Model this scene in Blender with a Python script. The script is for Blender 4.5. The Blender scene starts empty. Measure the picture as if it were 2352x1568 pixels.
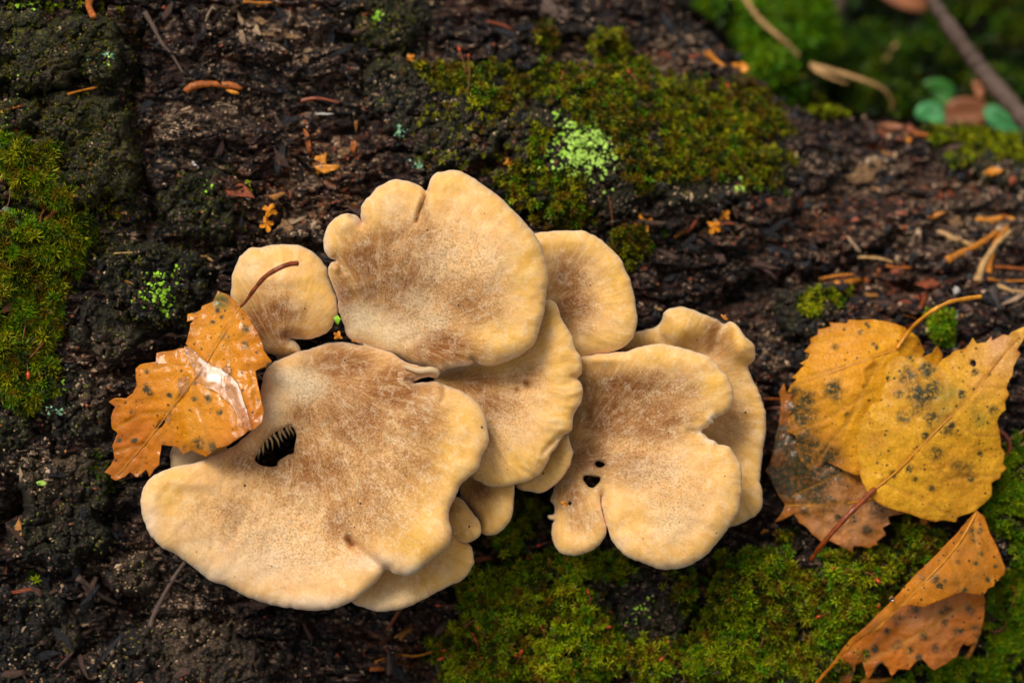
import bpy, math, random
import numpy as np
from mathutils import Matrix, Vector, Euler
from mathutils.geometry import delaunay_2d_cdt

# ------------------------------------------------------------------ camera, sky, sun, exposure
# 1 Blender unit = 1 cm.  The frame of the lens (x right, y up, z towards the lens) is tilted
# into the world by TILT: the lens looks down at the log at 50 degrees.
scene = bpy.context.scene
scene.unit_settings.scale_length = 0.01
TILT = Matrix.Rotation(math.radians(40), 4, 'X')
D = 70.0            # lens to focus plane z=0, cm
K = 90.0            # photo pixels (of a 2352 px wide frame) per cm at z=0
CX, CY = 1176.0, 784.0
cam = bpy.data.cameras.new('camera')
cam_o = bpy.data.objects.new('camera', cam)
scene.collection.objects.link(cam_o)
cam.sensor_width = 36.0
cam.lens = 36.0 * D / (2352.0 / K)
cam.clip_start = 0.5
cam.clip_end = 3000
cam.dof.use_dof = True
cam.dof.focus_distance = D - 1.4
cam.dof.aperture_fstop = cam.lens * 1e-3 / 1.2      # 1.2 cm wide pupil
cam.dof.aperture_blades = 0
cam_o.matrix_world = TILT @ Matrix.Translation((0, 0, D))
scene.camera = cam_o

w = bpy.data.worlds.new('World')
scene.world = w
w.use_nodes = True
nt = w.node_tree
bg = nt.nodes['Background']
sky = nt.nodes.new('ShaderNodeTexSky')
sky.sky_type = 'NISHITA'
sky.sun_disc = False
SUN_EL, SUN_AZ = math.radians(70), math.radians(-92)   # azimuth from +Y towards +X
sky.sun_elevation = SUN_EL
sky.sun_rotation = SUN_AZ
sky.air_density = 1.0
sky.dust_density = 3.0
bg.inputs['Strength'].default_value = 0.11
# an overcast sky: the blue is mostly lost in cloud
bw = nt.nodes.new('ShaderNodeRGBToBW'); nt.links.new(sky.outputs[0], bw.inputs[0])
cl = nt.nodes.new('ShaderNodeMix'); cl.data_type = 'RGBA'; cl.inputs[0].default_value = 0.9
nt.links.new(sky.outputs[0], cl.inputs[6]); nt.links.new(bw.outputs[0], cl.inputs[7])
nt.links.new(cl.outputs[2], bg.inputs[0])
sun = bpy.data.lights.new('sun', 'SUN')
sun.energy = 1.5
sun.angle = math.radians(22)
sun.color = (1.0, 0.93, 0.82)
sun_o = bpy.data.objects.new('sun', sun)
scene.collection.objects.link(sun_o)
sd = Vector((math.sin(SUN_AZ) * math.cos(SUN_EL), math.cos(SUN_AZ) * math.cos(SUN_EL), math.sin(SUN_EL)))
sun_o.rotation_euler = sd.to_track_quat('Z', 'Y').to_euler()
sun_o.location = sd * 200
scene.view_settings.view_transform = 'Standard'
scene.view_settings.look = 'None'
scene.view_settings.gamma = 1.0
scene.view_settings.exposure = 0.55
scene.view_settings.use_curve_mapping = False
scene.render.resolution_x = 1024
scene.render.resolution_y = 682

rng = np.random.RandomState(7)
random.seed(7)
COLL = scene.collection

# ------------------------------------------------------------------ noise and geometry helpers
_perm = rng.permutation(4096)
_g2 = rng.rand(4096) * 2 * np.pi
_gx, _gy = np.cos(_g2), np.sin(_g2)

def _h(ix, iy):
    return _perm[(_perm[ix & 4095] + iy) & 4095]

def perlin(x, y):
    x = np.asarray(x, float); y = np.asarray(y, float)
    x0 = np.floor(x).astype(int); y0 = np.floor(y).astype(int)
    fx, fy = x - x0, y - y0
    u = fx * fx * fx * (fx * (fx * 6 - 15) + 10); v = fy * fy * fy * (fy * (fy * 6 - 15) + 10)
    def g(i, j):
        h = _h(x0 + i, y0 + j)
        return _gx[h] * (fx - i) + _gy[h] * (fy - j)
    a = g(0, 0) * (1 - u) + g(1, 0) * u
    b = g(0, 1) * (1 - u) + g(1, 1) * u
    return (a * (1 - v) + b * v) * 1.5

def fbm(x, y, o=4, lac=2.1, gain=0.5, seed=0):
    s = 0.0; a = 1.0; t = 0.0
    for i in range(o):
        s = s + a * perlin(x + 17.3 * (i + seed), y - 9.7 * (i + seed)); t += a
        x = x * lac; y = y * lac; a *= gain
    return s / t

def ridged(x, y, o=4, seed=0):
    s = 0.0; a = 1.0; t = 0.0
    for i in range(o):
        s = s + a * (1 - 2 * np.abs(perlin(x + 31.3 * (i + seed), y - 5.7 * (i + seed)))); t += a
        x = x * 2.1; y = y * 2.1; a *= 0.5
    return s / t

def worley(x, y, seed=0):
    """F1, F2 and a random value per cell"""
    x = np.asarray(x, float) + seed * 13.7; y = np.asarray(y, float) - seed * 7.1
    x0 = np.floor(x).astype(int); y0 = np.floor(y).astype(int)
    f1 = np.full(x.shape, 9.0); f2 = np.full(x.shape, 9.0); idc = np.zeros(x.shape)
    for i in (-1, 0, 1):
        for j in (-1, 0, 1):
            h = _h(x0 + i, y0 + j); h2 = _perm[(h + 77) & 4095]
            px = x0 + i + h / 4096.0; py = y0 + j + h2 / 4096.0
            d = np.hypot(px - x, py - y)
            near = d < f1
            f2 = np.where(near, f1, np.minimum(f2, d))
            idc = np.where(near, _perm[(h2 + 11) & 4095] / 4096.0, idc)
            f1 = np.where(near, d, f1)
    return f1, f2, idc

def sstep(a, b, x):
    t = np.clip((x - a) / (b - a), 0, 1)
    return t * t * (3 - 2 * t)

def tps(ctrl):
    """thin plate spline through (X, Y, z) in photo pixels"""
    c = np.array(ctrl, float); n = len(c)
    p = c[:, :2] / K
    def U(r2): return r2 * np.log(r2 + 1e-9)
    A = np.zeros((n + 3, n + 3))
    r2 = ((p[:, None] - p[None]) ** 2).sum(-1)
    A[:n, :n] = U(r2) + np.eye(n) * 0.02
    A[:n, n] = 1; A[:n, n + 1:] = p
    A[n, :n] = 1; A[n + 1:, :n] = p.T
    sol = np.linalg.solve(A, np.concatenate([c[:, 2], np.zeros(3)]))
    def f(X, Y):
        X = np.asarray(X, float) / K; Y = np.asarray(Y, float) / K
        out = sol[n] + sol[n + 1] * X + sol[n + 2] * Y
        for i in range(n):
            out = out + sol[i] * U((X - p[i, 0]) ** 2 + (Y - p[i, 1]) ** 2)
        return out
    return f

def blobs(X, Y, L):
    s = np.zeros(np.shape(X))
    for b in L:
        x, y, r = b[:3]; a = b[3] if len(b) > 3 else 1.0
        ry = b[4] if len(b) > 4 else r
        s = np.maximum(s, a * np.exp(-((X - x) / r) ** 2 - ((Y - y) / ry) ** 2))
    return s

def seg_dist(X, Y, P, closed=True):
    """distance (photo px) of points to a polyline"""
    P = np.asarray(P, float)
    A = P if closed else P[:-1]
    B = np.roll(P, -1, 0) if closed else P[1:]
    out = np.full(np.shape(X), 1e9)
    for a, b in zip(A, B):
        d = b - a; L = (d ** 2).sum() + 1e-9
        t = np.clip(((X - a[0]) * d[0] + (Y - a[1]) * d[1]) / L, 0, 1)
        out = np.minimum(out, (X - a[0] - t * d[0]) ** 2 + (Y - a[1] - t * d[1]) ** 2)
    return np.sqrt(out)

def inside(X, Y, P):
    P = np.asarray(P, float); Q = np.roll(P, -1, 0)
    r = np.zeros(np.shape(X), bool)
    for (ax, ay), (bx, by) in zip(P, Q):
        if ay == by: continue
        c = ((ay > Y) != (by > Y)) & (X < (bx - ax) * (Y - ay) / (by - ay) + ax)
        r ^= c
    return r

def catmull(P, step, closed=True, smooth=True):
    P = np.asarray(P, float); n = len(P); out = []
    rngi = range(n if closed else n - 1)
    for i in rngi:
        if closed:
            p0, p1, p2, p3 = P[(i - 1) % n], P[i], P[(i + 1) % n], P[(i + 2) % n]
        else:
            p0, p1, p2, p3 = P[max(i - 1, 0)], P[i], P[i + 1], P[min(i + 2, n - 1)]
        m = max(1, int(round(np.linalg.norm((p2 - p1)[:2]) / step)))
        for k in range(m):
            t = k / m
            if smooth:
                q = 0.5 * ((2 * p1) + (-p0 + p2) * t + (2 * p0 - 5 * p1 + 4 * p2 - p3) * t * t + (-p0 + 3 * p1 - 3 * p2 + p3) * t ** 3)
            else:
                q = p1 * (1 - t) + p2 * t
            out.append(q)
    if not closed: out.append(P[-1])
    return np.array(out)

def P3(X, Y, z):
    """photo pixel at depth z -> place, cm"""
    f = 1 - np.asarray(z, float) / D
    return np.stack([(np.asarray(X, float) - CX) / K * f, (CY - np.asarray(Y, float)) / K * f, np.asarray(z, float) + 0 * f], -1)

def to_px(x, y, z):
    f = 1 - z / D
    return x / f * K + CX, CY - y / f * K

# ------------------------------------------------------------------ object helpers
def mk(name, V, F, mat=None, parent=None, loc=(0, 0, 0), attrs=None, uv=None, smooth=True):
    V = np.asarray(V, np.float32) - np.asarray(loc, np.float32)
    me = bpy.data.meshes.new(name)
    me.vertices.add(len(V)); me.vertices.foreach_set('co', V.ravel())
    if isinstance(F, np.ndarray):
        n, m = F.shape
        me.loops.add(n * m); me.loops.foreach_set('vertex_index', F.astype(np.int32).ravel())
        me.polygons.add(n)
        me.polygons.foreach_set('loop_start', np.arange(0, n * m, m, dtype=np.int32))
        me.polygons.foreach_set('loop_total', np.full(n, m, np.int32))
        flat = F.ravel()
    else:
        lens = np.array([len(f) for f in F], np.int32)
        flat = np.array([i for f in F for i in f], np.int32)
        me.loops.add(len(flat)); me.loops.foreach_set('vertex_index', flat)
        me.polygons.add(len(F))
        me.polygons.foreach_set('loop_start', np.concatenate([[0], np.cumsum(lens)[:-1]]).astype(np.int32))
        me.polygons.foreach_set('loop_total', lens)
    me.polygons.foreach_set('use_smooth', np.full(len(me.polygons), smooth))
    if uv is not None:
        l = me.uv_layers.new(name='UVMap')
        l.data.foreach_set('uv', np.asarray(uv, np.float32)[flat].ravel())
    for k, v in (attrs or {}).items():
        v = np.asarray(v, np.float32)
        if v.ndim == 2:
            a = me.attributes.new(k, 'FLOAT_COLOR', 'POINT')
            if v.shape[1] == 3: v = np.concatenate([v, np.ones((len(v), 1), np.float32)], 1)
            a.data.foreach_set('color', v.ravel())
        else:
            a = me.attributes.new(k, 'FLOAT', 'POINT'); a.data.foreach_set('value', v)
    me.update(calc_edges=True)
    me.validate()
    if mat: me.materials.append(mat)
    o = bpy.data.objects.new(name, me)
    COLL.objects.link(o)
    if parent is not None: o.parent = parent
    else: o.location = loc
    return o

def tag(o, label=None, cat=None, group=None, kind=None):
    if label: o['label'] = label
    if cat: o['category'] = cat
    if group: o['group'] = group
    if kind: o['kind'] = kind
    return o

def thing(name, loc, label, cat, group=None):
    o = bpy.data.objects.new(name, None)
    o.empty_display_size = 0.3
    o.location = tuple(float(v) for v in loc)
    COLL.objects.link(o)
    return tag(o, label, cat, group)

def tube_arrays(pts, radii, n=8, closed_ends=True, flat=1.0):
    pts = np.asarray(pts, float); m = len(pts)
    radii = np.broadcast_to(np.asarray(radii, float), (m,))
    T = np.gradient(pts, axis=0); T /= np.linalg.norm(T, axis=1, keepdims=True) + 1e-9
    up = np.array([0.13, 0.21, 1.0]); V = []
    for i in range(m):
        a = np.cross(T[i], up); a /= np.linalg.norm(a) + 1e-9
        b = np.cross(a, T[i])
        for k in range(n):
            th = 2 * np.pi * k / n
            V.append(pts[i] + radii[i] * (a * math.cos(th) + b * flat * math.sin(th)))
    F = []
    for i in range(m - 1):
        for k in range(n):
            k2 = (k + 1) % n
            F.append((i * n + k, i * n + k2, (i + 1) * n + k2, (i + 1) * n + k))
    if closed_ends:
        F.append(tuple(reversed(range(n)))); F.append(tuple(range((m - 1) * n, m * n)))
    return np.array(V), F

def tube(name, pts, radii, mat, parent=None, loc=(0, 0, 0), n=8, flat=1.0, wob=0.0):
    pts = np.asarray(pts, float)
    r = np.asarray(radii, float)
    if r.ndim == 0: r = np.full(len(pts), float(r))
    Q = catmull(np.concatenate([pts, r[:, None]], 1), 0.08 if len(pts) < 30 else 1, closed=False)
    P_ = Q[:, :3]; rr = np.maximum(Q[:, 3], 0.002)
    if wob:
        rr = rr * (1 + wob * perlin(np.arange(len(rr)) * 0.33 + pts[0, 0] * 5, np.zeros(len(rr)) + 3.3))
    V, F = tube_arrays(P_, rr, n, flat=flat)
    return mk(name, V, F, mat, parent, loc)

# ------------------------------------------------------------------ materials
def new_mat(name):
    m = bpy.data.materials.new(name); m.use_nodes = True
    n = m.node_tree; b = n.nodes['Principled BSDF']
    return m, n, b

class NT:
    def __init__(s, nt): s.nt = nt
    def node(s, t, **kw):
        n = s.nt.nodes.new(t)
        for k, v in kw.items():
            if k in n.inputs: n.inputs[k].default_value = v
            else: setattr(n, k, v)
        return n
    def link(s, a, b): s.nt.links.new(a, b)
    def attr(s, name): return s.node('ShaderNodeAttribute', attribute_name=name)
    def coords(s): return s.node('ShaderNodeTexCoord')
    def noise(s, vec, scale, detail=4, rough=0.6, dist=0.0):
        n = s.node('ShaderNodeTexNoise'); s.link(vec, n.inputs['Vector'])
        n.inputs['Scale'].default_value = scale; n.inputs['Detail'].default_value = detail
        n.inputs['Roughness'].default_value = rough; n.inputs['Distortion'].default_value = dist
        return n.outputs['Fac']
    def voro(s, vec, scale, feature='F1', out='Distance'):
        n = s.node('ShaderNodeTexVoronoi', feature=feature); s.link(vec, n.inputs['Vector'])
        n.inputs['Scale'].default_value = scale
        return n.outputs[out]
    def map(s, vec, scale):
        n = s.node('ShaderNodeMapping'); s.link(vec, n.inputs['Vector']); n.inputs['Scale'].default_value = scale
        return n.outputs['Vector']
    def ramp(s, fac, stops):
        n = s.node('ShaderNodeValToRGB'); s.link(fac, n.inputs['Fac'])
        e = n.color_ramp.elements
        while len(e) < len(stops): e.new(0.5)
        for el, (p, c) in zip(e, stops):
            el.position = p; el.color = (c, c, c, 1) if not hasattr(c, '__len__') else tuple(c) + (1,)
        return n.outputs['Color']
    def mix(s, fac, a, b, mode='MIX'):
        n = s.node('ShaderNodeMix', data_type='RGBA', blend_type=mode)
        for v, i in ((fac, 0), (a, 6), (b, 7)):
            if hasattr(v, 'is_output') or hasattr(v, 'links'): s.link(v, n.inputs[i])
            elif i == 0: n.inputs[0].default_value = v
            else: n.inputs[i].default_value = tuple(v) + (1,)
        return n.outputs[2]
    def math(s, op, a, b=0.0, clamp=False):
        n = s.node('ShaderNodeMath', operation=op, use_clamp=clamp)
        for v, i in ((a, 0), (b, 1)):
            if hasattr(v, 'links'): s.link(v, n.inputs[i])
            else: n.inputs[i].default_value = v
        return n.outputs[0]
    def bump(s, h, dist, strength=1.0, normal=None):
        n = s.node('ShaderNodeBump'); s.link(h, n.inputs['Height'])
        n.inputs['Distance'].default_value = dist; n.inputs['Strength'].default_value = strength
        if normal is not None: s.link(normal, n.inputs['Normal'])
        return n.outputs['Normal']

def mat_simple(name, col, rough=0.5, var=0.25, scale=6, bump=0.01, spec=0.5, coat=0.0, trans=0.0):
    m, n, b = new_mat(name); t = NT(n)
    co = t.coords().outputs['Object']
    nz = t.noise(co, scale, 5, 0.65)
    c1 = tuple(v * (1 - var) for v in col); c2 = tuple(min(1, v * (1 + var)) for v in col)
    c = t.mix(t.ramp(nz, [(0.3, 0.0), (0.7, 1.0)]), c1, c2)
    t.link(c, b.inputs['Base Color'])
    b.inputs['Roughness'].default_value = rough
    b.inputs['Specular IOR Level'].default_value = spec
    b.inputs['Coat Weight'].default_value = coat; b.inputs['Coat Roughness'].default_value = 0.08
    if bump: t.link(t.bump(t.noise(co, scale * 3, 4), bump), b.inputs['Normal'])
    return m

def mat_bark():
    """wet rotten bark: fragments of black, brown, tan and rust, their mix steered by attributes"""
    m, n, b = new_mat('wet_bark'); t = NT(n)
    co = t.coords().outputs['Object']
    wn = t.node('ShaderNodeTexNoise'); t.link(co, wn.inputs['Vector']); wn.inputs['Scale'].default_value = 2.2; wn.inputs['Detail'].default_value = 5; wn.inputs['Roughness'].default_value = 0.7
    sc = t.node('ShaderNodeVectorMath', operation='MULTIPLY_ADD'); t.link(wn.outputs['Color'], sc.inputs[0]); sc.inputs[1].default_value = (0.55, 0.55, 0.55); t.link(co, sc.inputs[2])
    wv = sc.outputs[0]
    rust = t.attr('rust').outputs['Fac']; tan = t.attr('tan').outputs['Fac']; alg = t.attr('algae').outputs['Fac']
    def cells(scale):
        v = t.node('ShaderNodeTexVoronoi'); t.link(t.map(wv, (scale * .62, scale * 1.7, scale)), v.inputs['Vector']); v.inputs['Scale'].default_value = 1.0
        s_ = t.node('ShaderNodeSeparateColor'); t.link(v.outputs['Color'], s_.inputs[0]); return v.outputs['Distance'], s_.outputs[0], s_.outputs[1]
    d1, r1, q1 = cells(2.2); d2, r2, q2 = cells(6.0); d3, r3, q3 = cells(15.0)
    big = t.noise(co, 0.7, 5, 0.65, 0.4); mid = t.noise(co, 5.0, 5, 0.75, 0.3); fine = t.noise(co, 22.0, 3, 0.7)
    dark = t.mix(t.ramp(q2, [(0.45, 0.0), (0.95, 1.0)]), (0.0025, 0.0024, 0.0030), (0.050, 0.024, 0.018))
    c = t.mix(t.ramp(big, [(0.46, 0.0), (0.60, 0.8)]), dark, t.mix(r1, (0.008, 0.004, 0.004), (0.17, 0.050, 0.028)))
    # rusty and purple-brown wood
    rc_ = t.mix(t.ramp(r2, [(0.3, 0.0), (0.95, 1.0)]), (0.050, 0.015, 0.013), (0.50, 0.16, 0.025))
    c = t.mix(t.math('MULTIPLY', rust, t.ramp(mid, [(0.38, 0.1), (0.55, 1.0)]), True), c, rc_)
    # tan fragments: cells whose random value passes a threshold lowered by the tan attribute
    tc_ = t.mix(t.ramp(fine, [(0.35, 0.0), (0.65, 1.0)]), (0.20, 0.095, 0.045), (0.80, 0.55, 0.34))
    th2 = t.math('ADD', r2, t.math('MULTIPLY', tan, 0.50)); f2 = t.ramp(th2, [(0.80, 0.0), (0.92, 0.9)])
    th3 = t.math('ADD', r3, t.math('MULTIPLY', tan, 0.45)); f3 = t.ramp(th3, [(0.86, 0.0), (0.95, 0.85)])
    brk = t.ramp(mid, [(0.40, 0.0), (0.52, 1.0)])
    c = t.mix(t.math('MULTIPLY', f2, brk, True), c, tc_)
    c = t.mix(t.math('MULTIPLY', f3, t.math('ADD', t.math('MULTIPLY', brk, .7), .1), True), c, tc_)
    spk = t.ramp(t.noise(co, 18.0, 3, 0.75), [(0.46, 0.0), (0.56, 1.0)])
    c = t.mix(t.math('MULTIPLY', alg, spk, True), c, t.mix(mid, (0.018, 0.026, 0.005), (0.11, 0.10, 0.016)))
    # fragments fade to near black towards the edges of their cells
    c = t.mix(t.ramp(d2, [(0.40, 0.0), (0.62, 0.8)]), c, (0.003, 0.0025, 0.0025))
    t.link(c, b.inputs['Base Color'])
    t.link(t.ramp(q1, [(0.0, 0.10), (1.0, 0.5)]), b.inputs['Roughness'])
    b.inputs['Specular IOR Level'].default_value = 0.42
    fib = t.noise(t.map(wv, (2.0, 11.0, 4.0)), 1.0, 4, 0.7)
    n1 = t.bump(t.math('SUBTRACT', r2, d2), 0.07, 0.8)
    n2 = t.bump(t.math('SUBTRACT', r3, d3), 0.035, 0.8, n1)
    n3 = t.bump(mid, 0.06, 0.8, n2)
    n3 = t.bump(fib, 0.07, 0.9, n3)
    t.link(n3, b.inputs['Normal'])
    return m

def mat_crust():
    """lichen-crusted bark plate: grey black crumbs with olive specks"""
    m, n, b = new_mat('crusted_bark'); t = NT(n)
    co = t.coords().outputs['Object']
    fine = t.noise(co, 20.0, 4, 0.8)
    mid = t.noise(co, 3.0, 6, 0.7, 0.3)
    base = t.mix(t.ramp(fine, [(0.42, 0.0), (0.60, 1.0)]), (0.003, 0.003, 0.004), (0.052, 0.045, 0.042))
    alg = t.attr('algae').outputs['Fac']; tan = t.attr('tan').outputs['Fac']
    acol = t.mix(mid, (0.055, 0.075, 0.012), (0.24, 0.20, 0.055))
    sp = t.ramp(t.noise(co, 20.0, 3, 0.8), [(0.44, 0.0), (0.56, 1.0)])
    af = t.math('MULTIPLY', sp, t.math('MULTIPLY', t.math('MULTIPLY', alg, 1.6), t.ramp(mid, [(0.35, 0.1), (0.62, 1.0)])), True)
    base = t.mix(af, base, acol)
    sp2 = t.ramp(t.noise(co, 13.0, 4, 0.8), [(0.44, 0.0), (0.56, 1.0)])
    base = t.mix(t.math('MULTIPLY', tan, sp2, True), base, t.mix(fine, (0.16, 0.09, 0.05), (0.50, 0.33, 0.20)))
    t.link(base, b.inputs['Base Color'])
    b.inputs['Roughness'].default_value = 0.62
    b.inputs['Specular IOR Level'].default_value = 0.2
    n1 = t.bump(t.noise(co, 6.0, 5, 0.8), 0.16, 1.0)
    n2 = t.bump(t.noise(co, 22.0, 3, 0.8), 0.05, 1.0, n1)
    t.link(n2, b.inputs['Normal'])
    return m

def mat_cap():
    m, n, b = new_mat('mushroom_skin'); t = NT(n)
    tc = t.coords(); co = tc.outputs['Object']; uv = tc.outputs['UV']
    col = t.attr('Col').outputs['Color']; fuzz = t.attr('fuzz').outputs['Fac']; rim = t.attr('rim').outputs['Fac']
    streak = t.noise(t.map(uv, (6.0, 1.1, 1)), 1.0, 6, 0.72, 0.5)
    hair = t.noise(t.map(uv, (30.0, 11.0, 1)), 1.0, 3, 0.75)
    mott = t.noise(co, 5.0, 5, 0.7, 0.3)
    speck = t.noise(co, 18.0, 5, 0.8)
    c = t.mix(t.math('MULTIPLY', t.ramp(streak, [(0.48, 0.0), (0.64, 1.0)]), 0.33), col, (0.93, 0.67, 0.33))
    c = t.mix(t.math('MULTIPLY', t.ramp(streak, [(0.34, 1.0), (0.50, 0.0)]), 0.19), c, t.mix(1.0, c, (0.70, 0.56, 0.40), 'MULTIPLY'))
    lite = t.mix(0.30, t.mix(1.0, c, (1.40, 1.42, 1.50), 'MULTIPLY'), (0.86, 0.62, 0.40))
    c = t.mix(t.math('MULTIPLY', t.ramp(hair, [(0.48, 0.0), (0.64, 1.0)]), t.math('MULTIPLY', fuzz, 0.60), True), c, lite)
    dk = t.math('MULTIPLY', t.ramp(speck, [(0.42, 1.0), (0.52, 0.0)]), t.math('MULTIPLY', fuzz, 0.70), True)
    c = t.mix(dk, c, t.mix(1.0, c, (0.38, 0.30, 0.24), 'MULTIPLY'))
    # whitish bloom in ragged patches near the margin
    bl = t.math('MULTIPLY', t.ramp(t.noise(co, 3.2, 6, 0.75, 0.6), [(0.50, 0.0), (0.58, 1.0)]), t.ramp(hair, [(0.42, 0.0), (0.55, 1.0)]))
    c = t.mix(t.math('MULTIPLY', bl, 0.42), c, (0.90, 0.69, 0.46))
    c = t.mix(t.math('MULTIPLY', t.ramp(mott, [(0.38, 1.0), (0.52, 0.0)]), 0.30), c, t.mix(1.0, c, (0.72, 0.60, 0.45), 'MULTIPLY'))
    c = t.mix(t.math('MULTIPLY', rim, 0.55), c, (0.82, 0.70, 0.58))
    t.link(c, b.inputs['Base Color'])
    t.link(t.ramp(fuzz, [(0.0, 0.42), (1.0, 0.8)]), b.inputs['Roughness'])
    b.inputs['Specular IOR Level'].default_value = 0.2
    b.inputs['Subsurface Weight'].default_value = 0.12
    b.inputs['Subsurface Radius'].default_value = (0.25, 0.12, 0.05)
    b.inputs['Subsurface Scale'].default_value = 1.0
    n1 = t.bump(streak, 0.035, 0.55)
    hb = t.math('MULTIPLY', t.math('ADD', hair, speck), t.math('ADD', t.math('MULTIPLY', fuzz, 0.85), 0.15))
    n2 = t.bump(hb, 0.018, 0.8, n1)
    t.link(n2, b.inputs['Normal'])
    return m

def mat_gills():
    m, n, b = new_mat('gill_flesh'); t = NT(n)
    uv = t.coords().outputs['UV']
    s = t.noise(t.map(uv, (14.0, 0.3, 1)), 1.0, 2)
    t.link(t.mix(s, (0.45, 0.28, 0.12), (0.72, 0.52, 0.30)), b.inputs['Base Color'])
    b.inputs['Roughness'].default_value = 0.6
    t.link(t.bump(s, 0.12, 1.0), b.inputs['Normal'])
    return m

def mat_leaf(name, wet=0.6, rough=0.3):
    m, n, b = new_mat(name); t = NT(n)
    co = t.coords().outputs['Object']
    col = t.attr('Col').outputs['Color']; dark = t.attr('spot').outputs['Fac']; vein = t.attr('vein').outputs['Fac']
    mott = t.noise(co, 3.5, 5, 0.7, 0.3)
    c = t.mix(t.math('MULTIPLY', t.ramp(mott, [(0.45, 0.0), (0.7, 1.0)]), 0.35), col, (0.62, 0.19, 0.006))
    net = t.voro(co, 9.0, 'DISTANCE_TO_EDGE')
    netf = t.ramp(net, [(0.0, 1.0), (0.10, 0.0)])
    c = t.mix(t.math('MULTIPLY', netf, 0.45), c, (0.50, 0.17, 0.008))
    sv = t.voro(co, 3.2)
    sp = t.ramp(t.math('ADD', sv, t.math('MULTIPLY', t.noise(co, 12, 3), 0.16)), [(0.17, 1.0), (0.22, 0.0)])
    c = t.mix(t.math('MULTIPLY', sp, 0.85), c, (0.035, 0.032, 0.022))
    sv2 = t.voro(co, 5.0)
    sp2 = t.ramp(t.math('ADD', sv2, t.math('MULTIPLY', t.noise(co, 16, 3), 0.16)), [(0.19, 1.0), (0.24, 0.0)])
    c = t.mix(t.math('MULTIPLY', sp2, 0.7), c, (0.11, 0.07, 0.02))
    df = t.math('MULTIPLY', t.math('MULTIPLY', dark, 1.7), t.ramp(t.noise(co, 9.0, 5, 0.8), [(0.40, 0.18), (0.52, 1.0)]), True)
    c = t.mix(df, c, t.mix(t.noise(co, 5.0, 2), (0.025, 0.018, 0.008), (0.10, 0.085, 0.03)))
    c = t.mix(t.math('MULTIPLY', vein, 0.75), c, (0.58, 0.26, 0.035))
    t.link(c, b.inputs['Base Color'])
    b.inputs['Roughness'].default_value = rough
    b.inputs['Specular IOR Level'].default_value = 0.12
    b.inputs['Coat IOR'].default_value = 1.38
    b.inputs['Coat Weight'].default_value = wet
    b.inputs['Coat Roughness'].default_value = 0.09
    b.inputs['Subsurface Weight'].default_value = 0.0
    n1 = t.bump(t.noise(co, 1.6, 4, 0.5, 0.8), 0.12, 0.6)
    n2 = t.bump(t.math('SUBTRACT', t.noise(co, 9.0, 4), t.math('MULTIPLY', netf, 0.3)), 0.03, 0.6, n1)
    t.link(n2, b.inputs['Normal'])
    t.link(t.bump(t.noise(co, 1.5, 4, 0.55, 1.6), 0.12, 0.6), b.inputs['Coat Normal'])
    tr = t.node('ShaderNodeBsdfTranslucent'); t.link(c, tr.inputs['Color'])
    mx = t.node('ShaderNodeMixShader'); mx.inputs[0].default_value = 0.18
    t.link(b.outputs[0], mx.inputs[1]); t.link(tr.outputs[0], mx.inputs[2]); t.link(mx.outputs[0], n.nodes['Material Output'].inputs['Surface'])
    return m

def mat_moss(name, sheen=0.3):
    m, n, b = new_mat(name); t = NT(n)
    col = t.attr('Col').outputs['Color']
    t.link(col, b.inputs['Base Color'])
    b.inputs['Roughness'].default_value = 0.42
    b.inputs['Specular IOR Level'].default_value = 0.18
    tr = t.node('ShaderNodeBsdfTranslucent'); t.link(t.mix(1.0, col, (0.9, 1.0, 0.4), 'MULTIPLY'), tr.inputs['Color'])
    mx = t.node('ShaderNodeMixShader'); mx.inputs[0].default_value = 0.42
    out = n.nodes['Material Output']
    t.link(b.outputs[0], mx.inputs[1]); t.link(tr.outputs[0], mx.inputs[2]); t.link(mx.outputs[0], out.inputs['Surface'])
    return m

M = {}
M['bark'] = mat_bark(); M['crust'] = mat_crust(); M['cap'] = mat_cap(); M['gills'] = mat_gills()
M['leaf_wet'] = mat_leaf('wet_yellow_leaf', 1.0, 0.4); M['leaf'] = mat_leaf('damp_yellow_leaf', 0.15, 0.45)
M['moss'] = mat_moss('moss_leaf')
M['gill_blade'] = mat_simple('gill_blade', (0.74, 0.50, 0.25), 0.5, 0.2, 6, 0.01, 0.3)
M['speck'] = mat_simple('black_speck', (0.02, 0.014, 0.01), 0.6)
M['petiole'] = mat_simple('red_brown_petiole', (0.24, 0.045, 0.006), 0.3, 0.6, 5, 0.01, 0.4, 0.3)
M['petiole_y'] = mat_simple('orange_petiole', (0.62, 0.24, 0.015), 0.35, 0.35, 4, 0.01, 0.3, 0.15)
M['needle'] = mat_simple('brown_needle', (0.40, 0.105, 0.012), 0.35, 0.6, 9, 0.03, 0.3, 0.25)
M['needle_o'] = mat_simple('orange_needle', (0.60, 0.20, 0.015), 0.35, 0.5, 9, 0.03, 0.3, 0.2)
M['needle_t'] = mat_simple('tan_straw', (0.56, 0.32, 0.12), 0.4, 0.5, 9, 0.03, 0.3)
M['twig'] = mat_simple('grey_brown_twig', (0.11, 0.065, 0.045), 0.6, 0.5, 8, 0.03)
M['twig_d'] = mat_simple('dark_twig', (0.045, 0.030, 0.024), 0.5, 0.5, 8, 0.03)
M['orange'] = mat_simple('orange_scale', (0.80, 0.26, 0.015), 0.35, 0.45, 5, 0.02, 0.3, 0.15)
M['capsule'] = mat_simple('red_capsule', (0.50, 0.055, 0.006), 0.3, 0.4, 14, 0.0, 0.4, 0.2)
M['seta'] = mat_simple('red_seta', (0.24, 0.07, 0.02), 0.4, 0.3, 5, 0.0)
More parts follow.
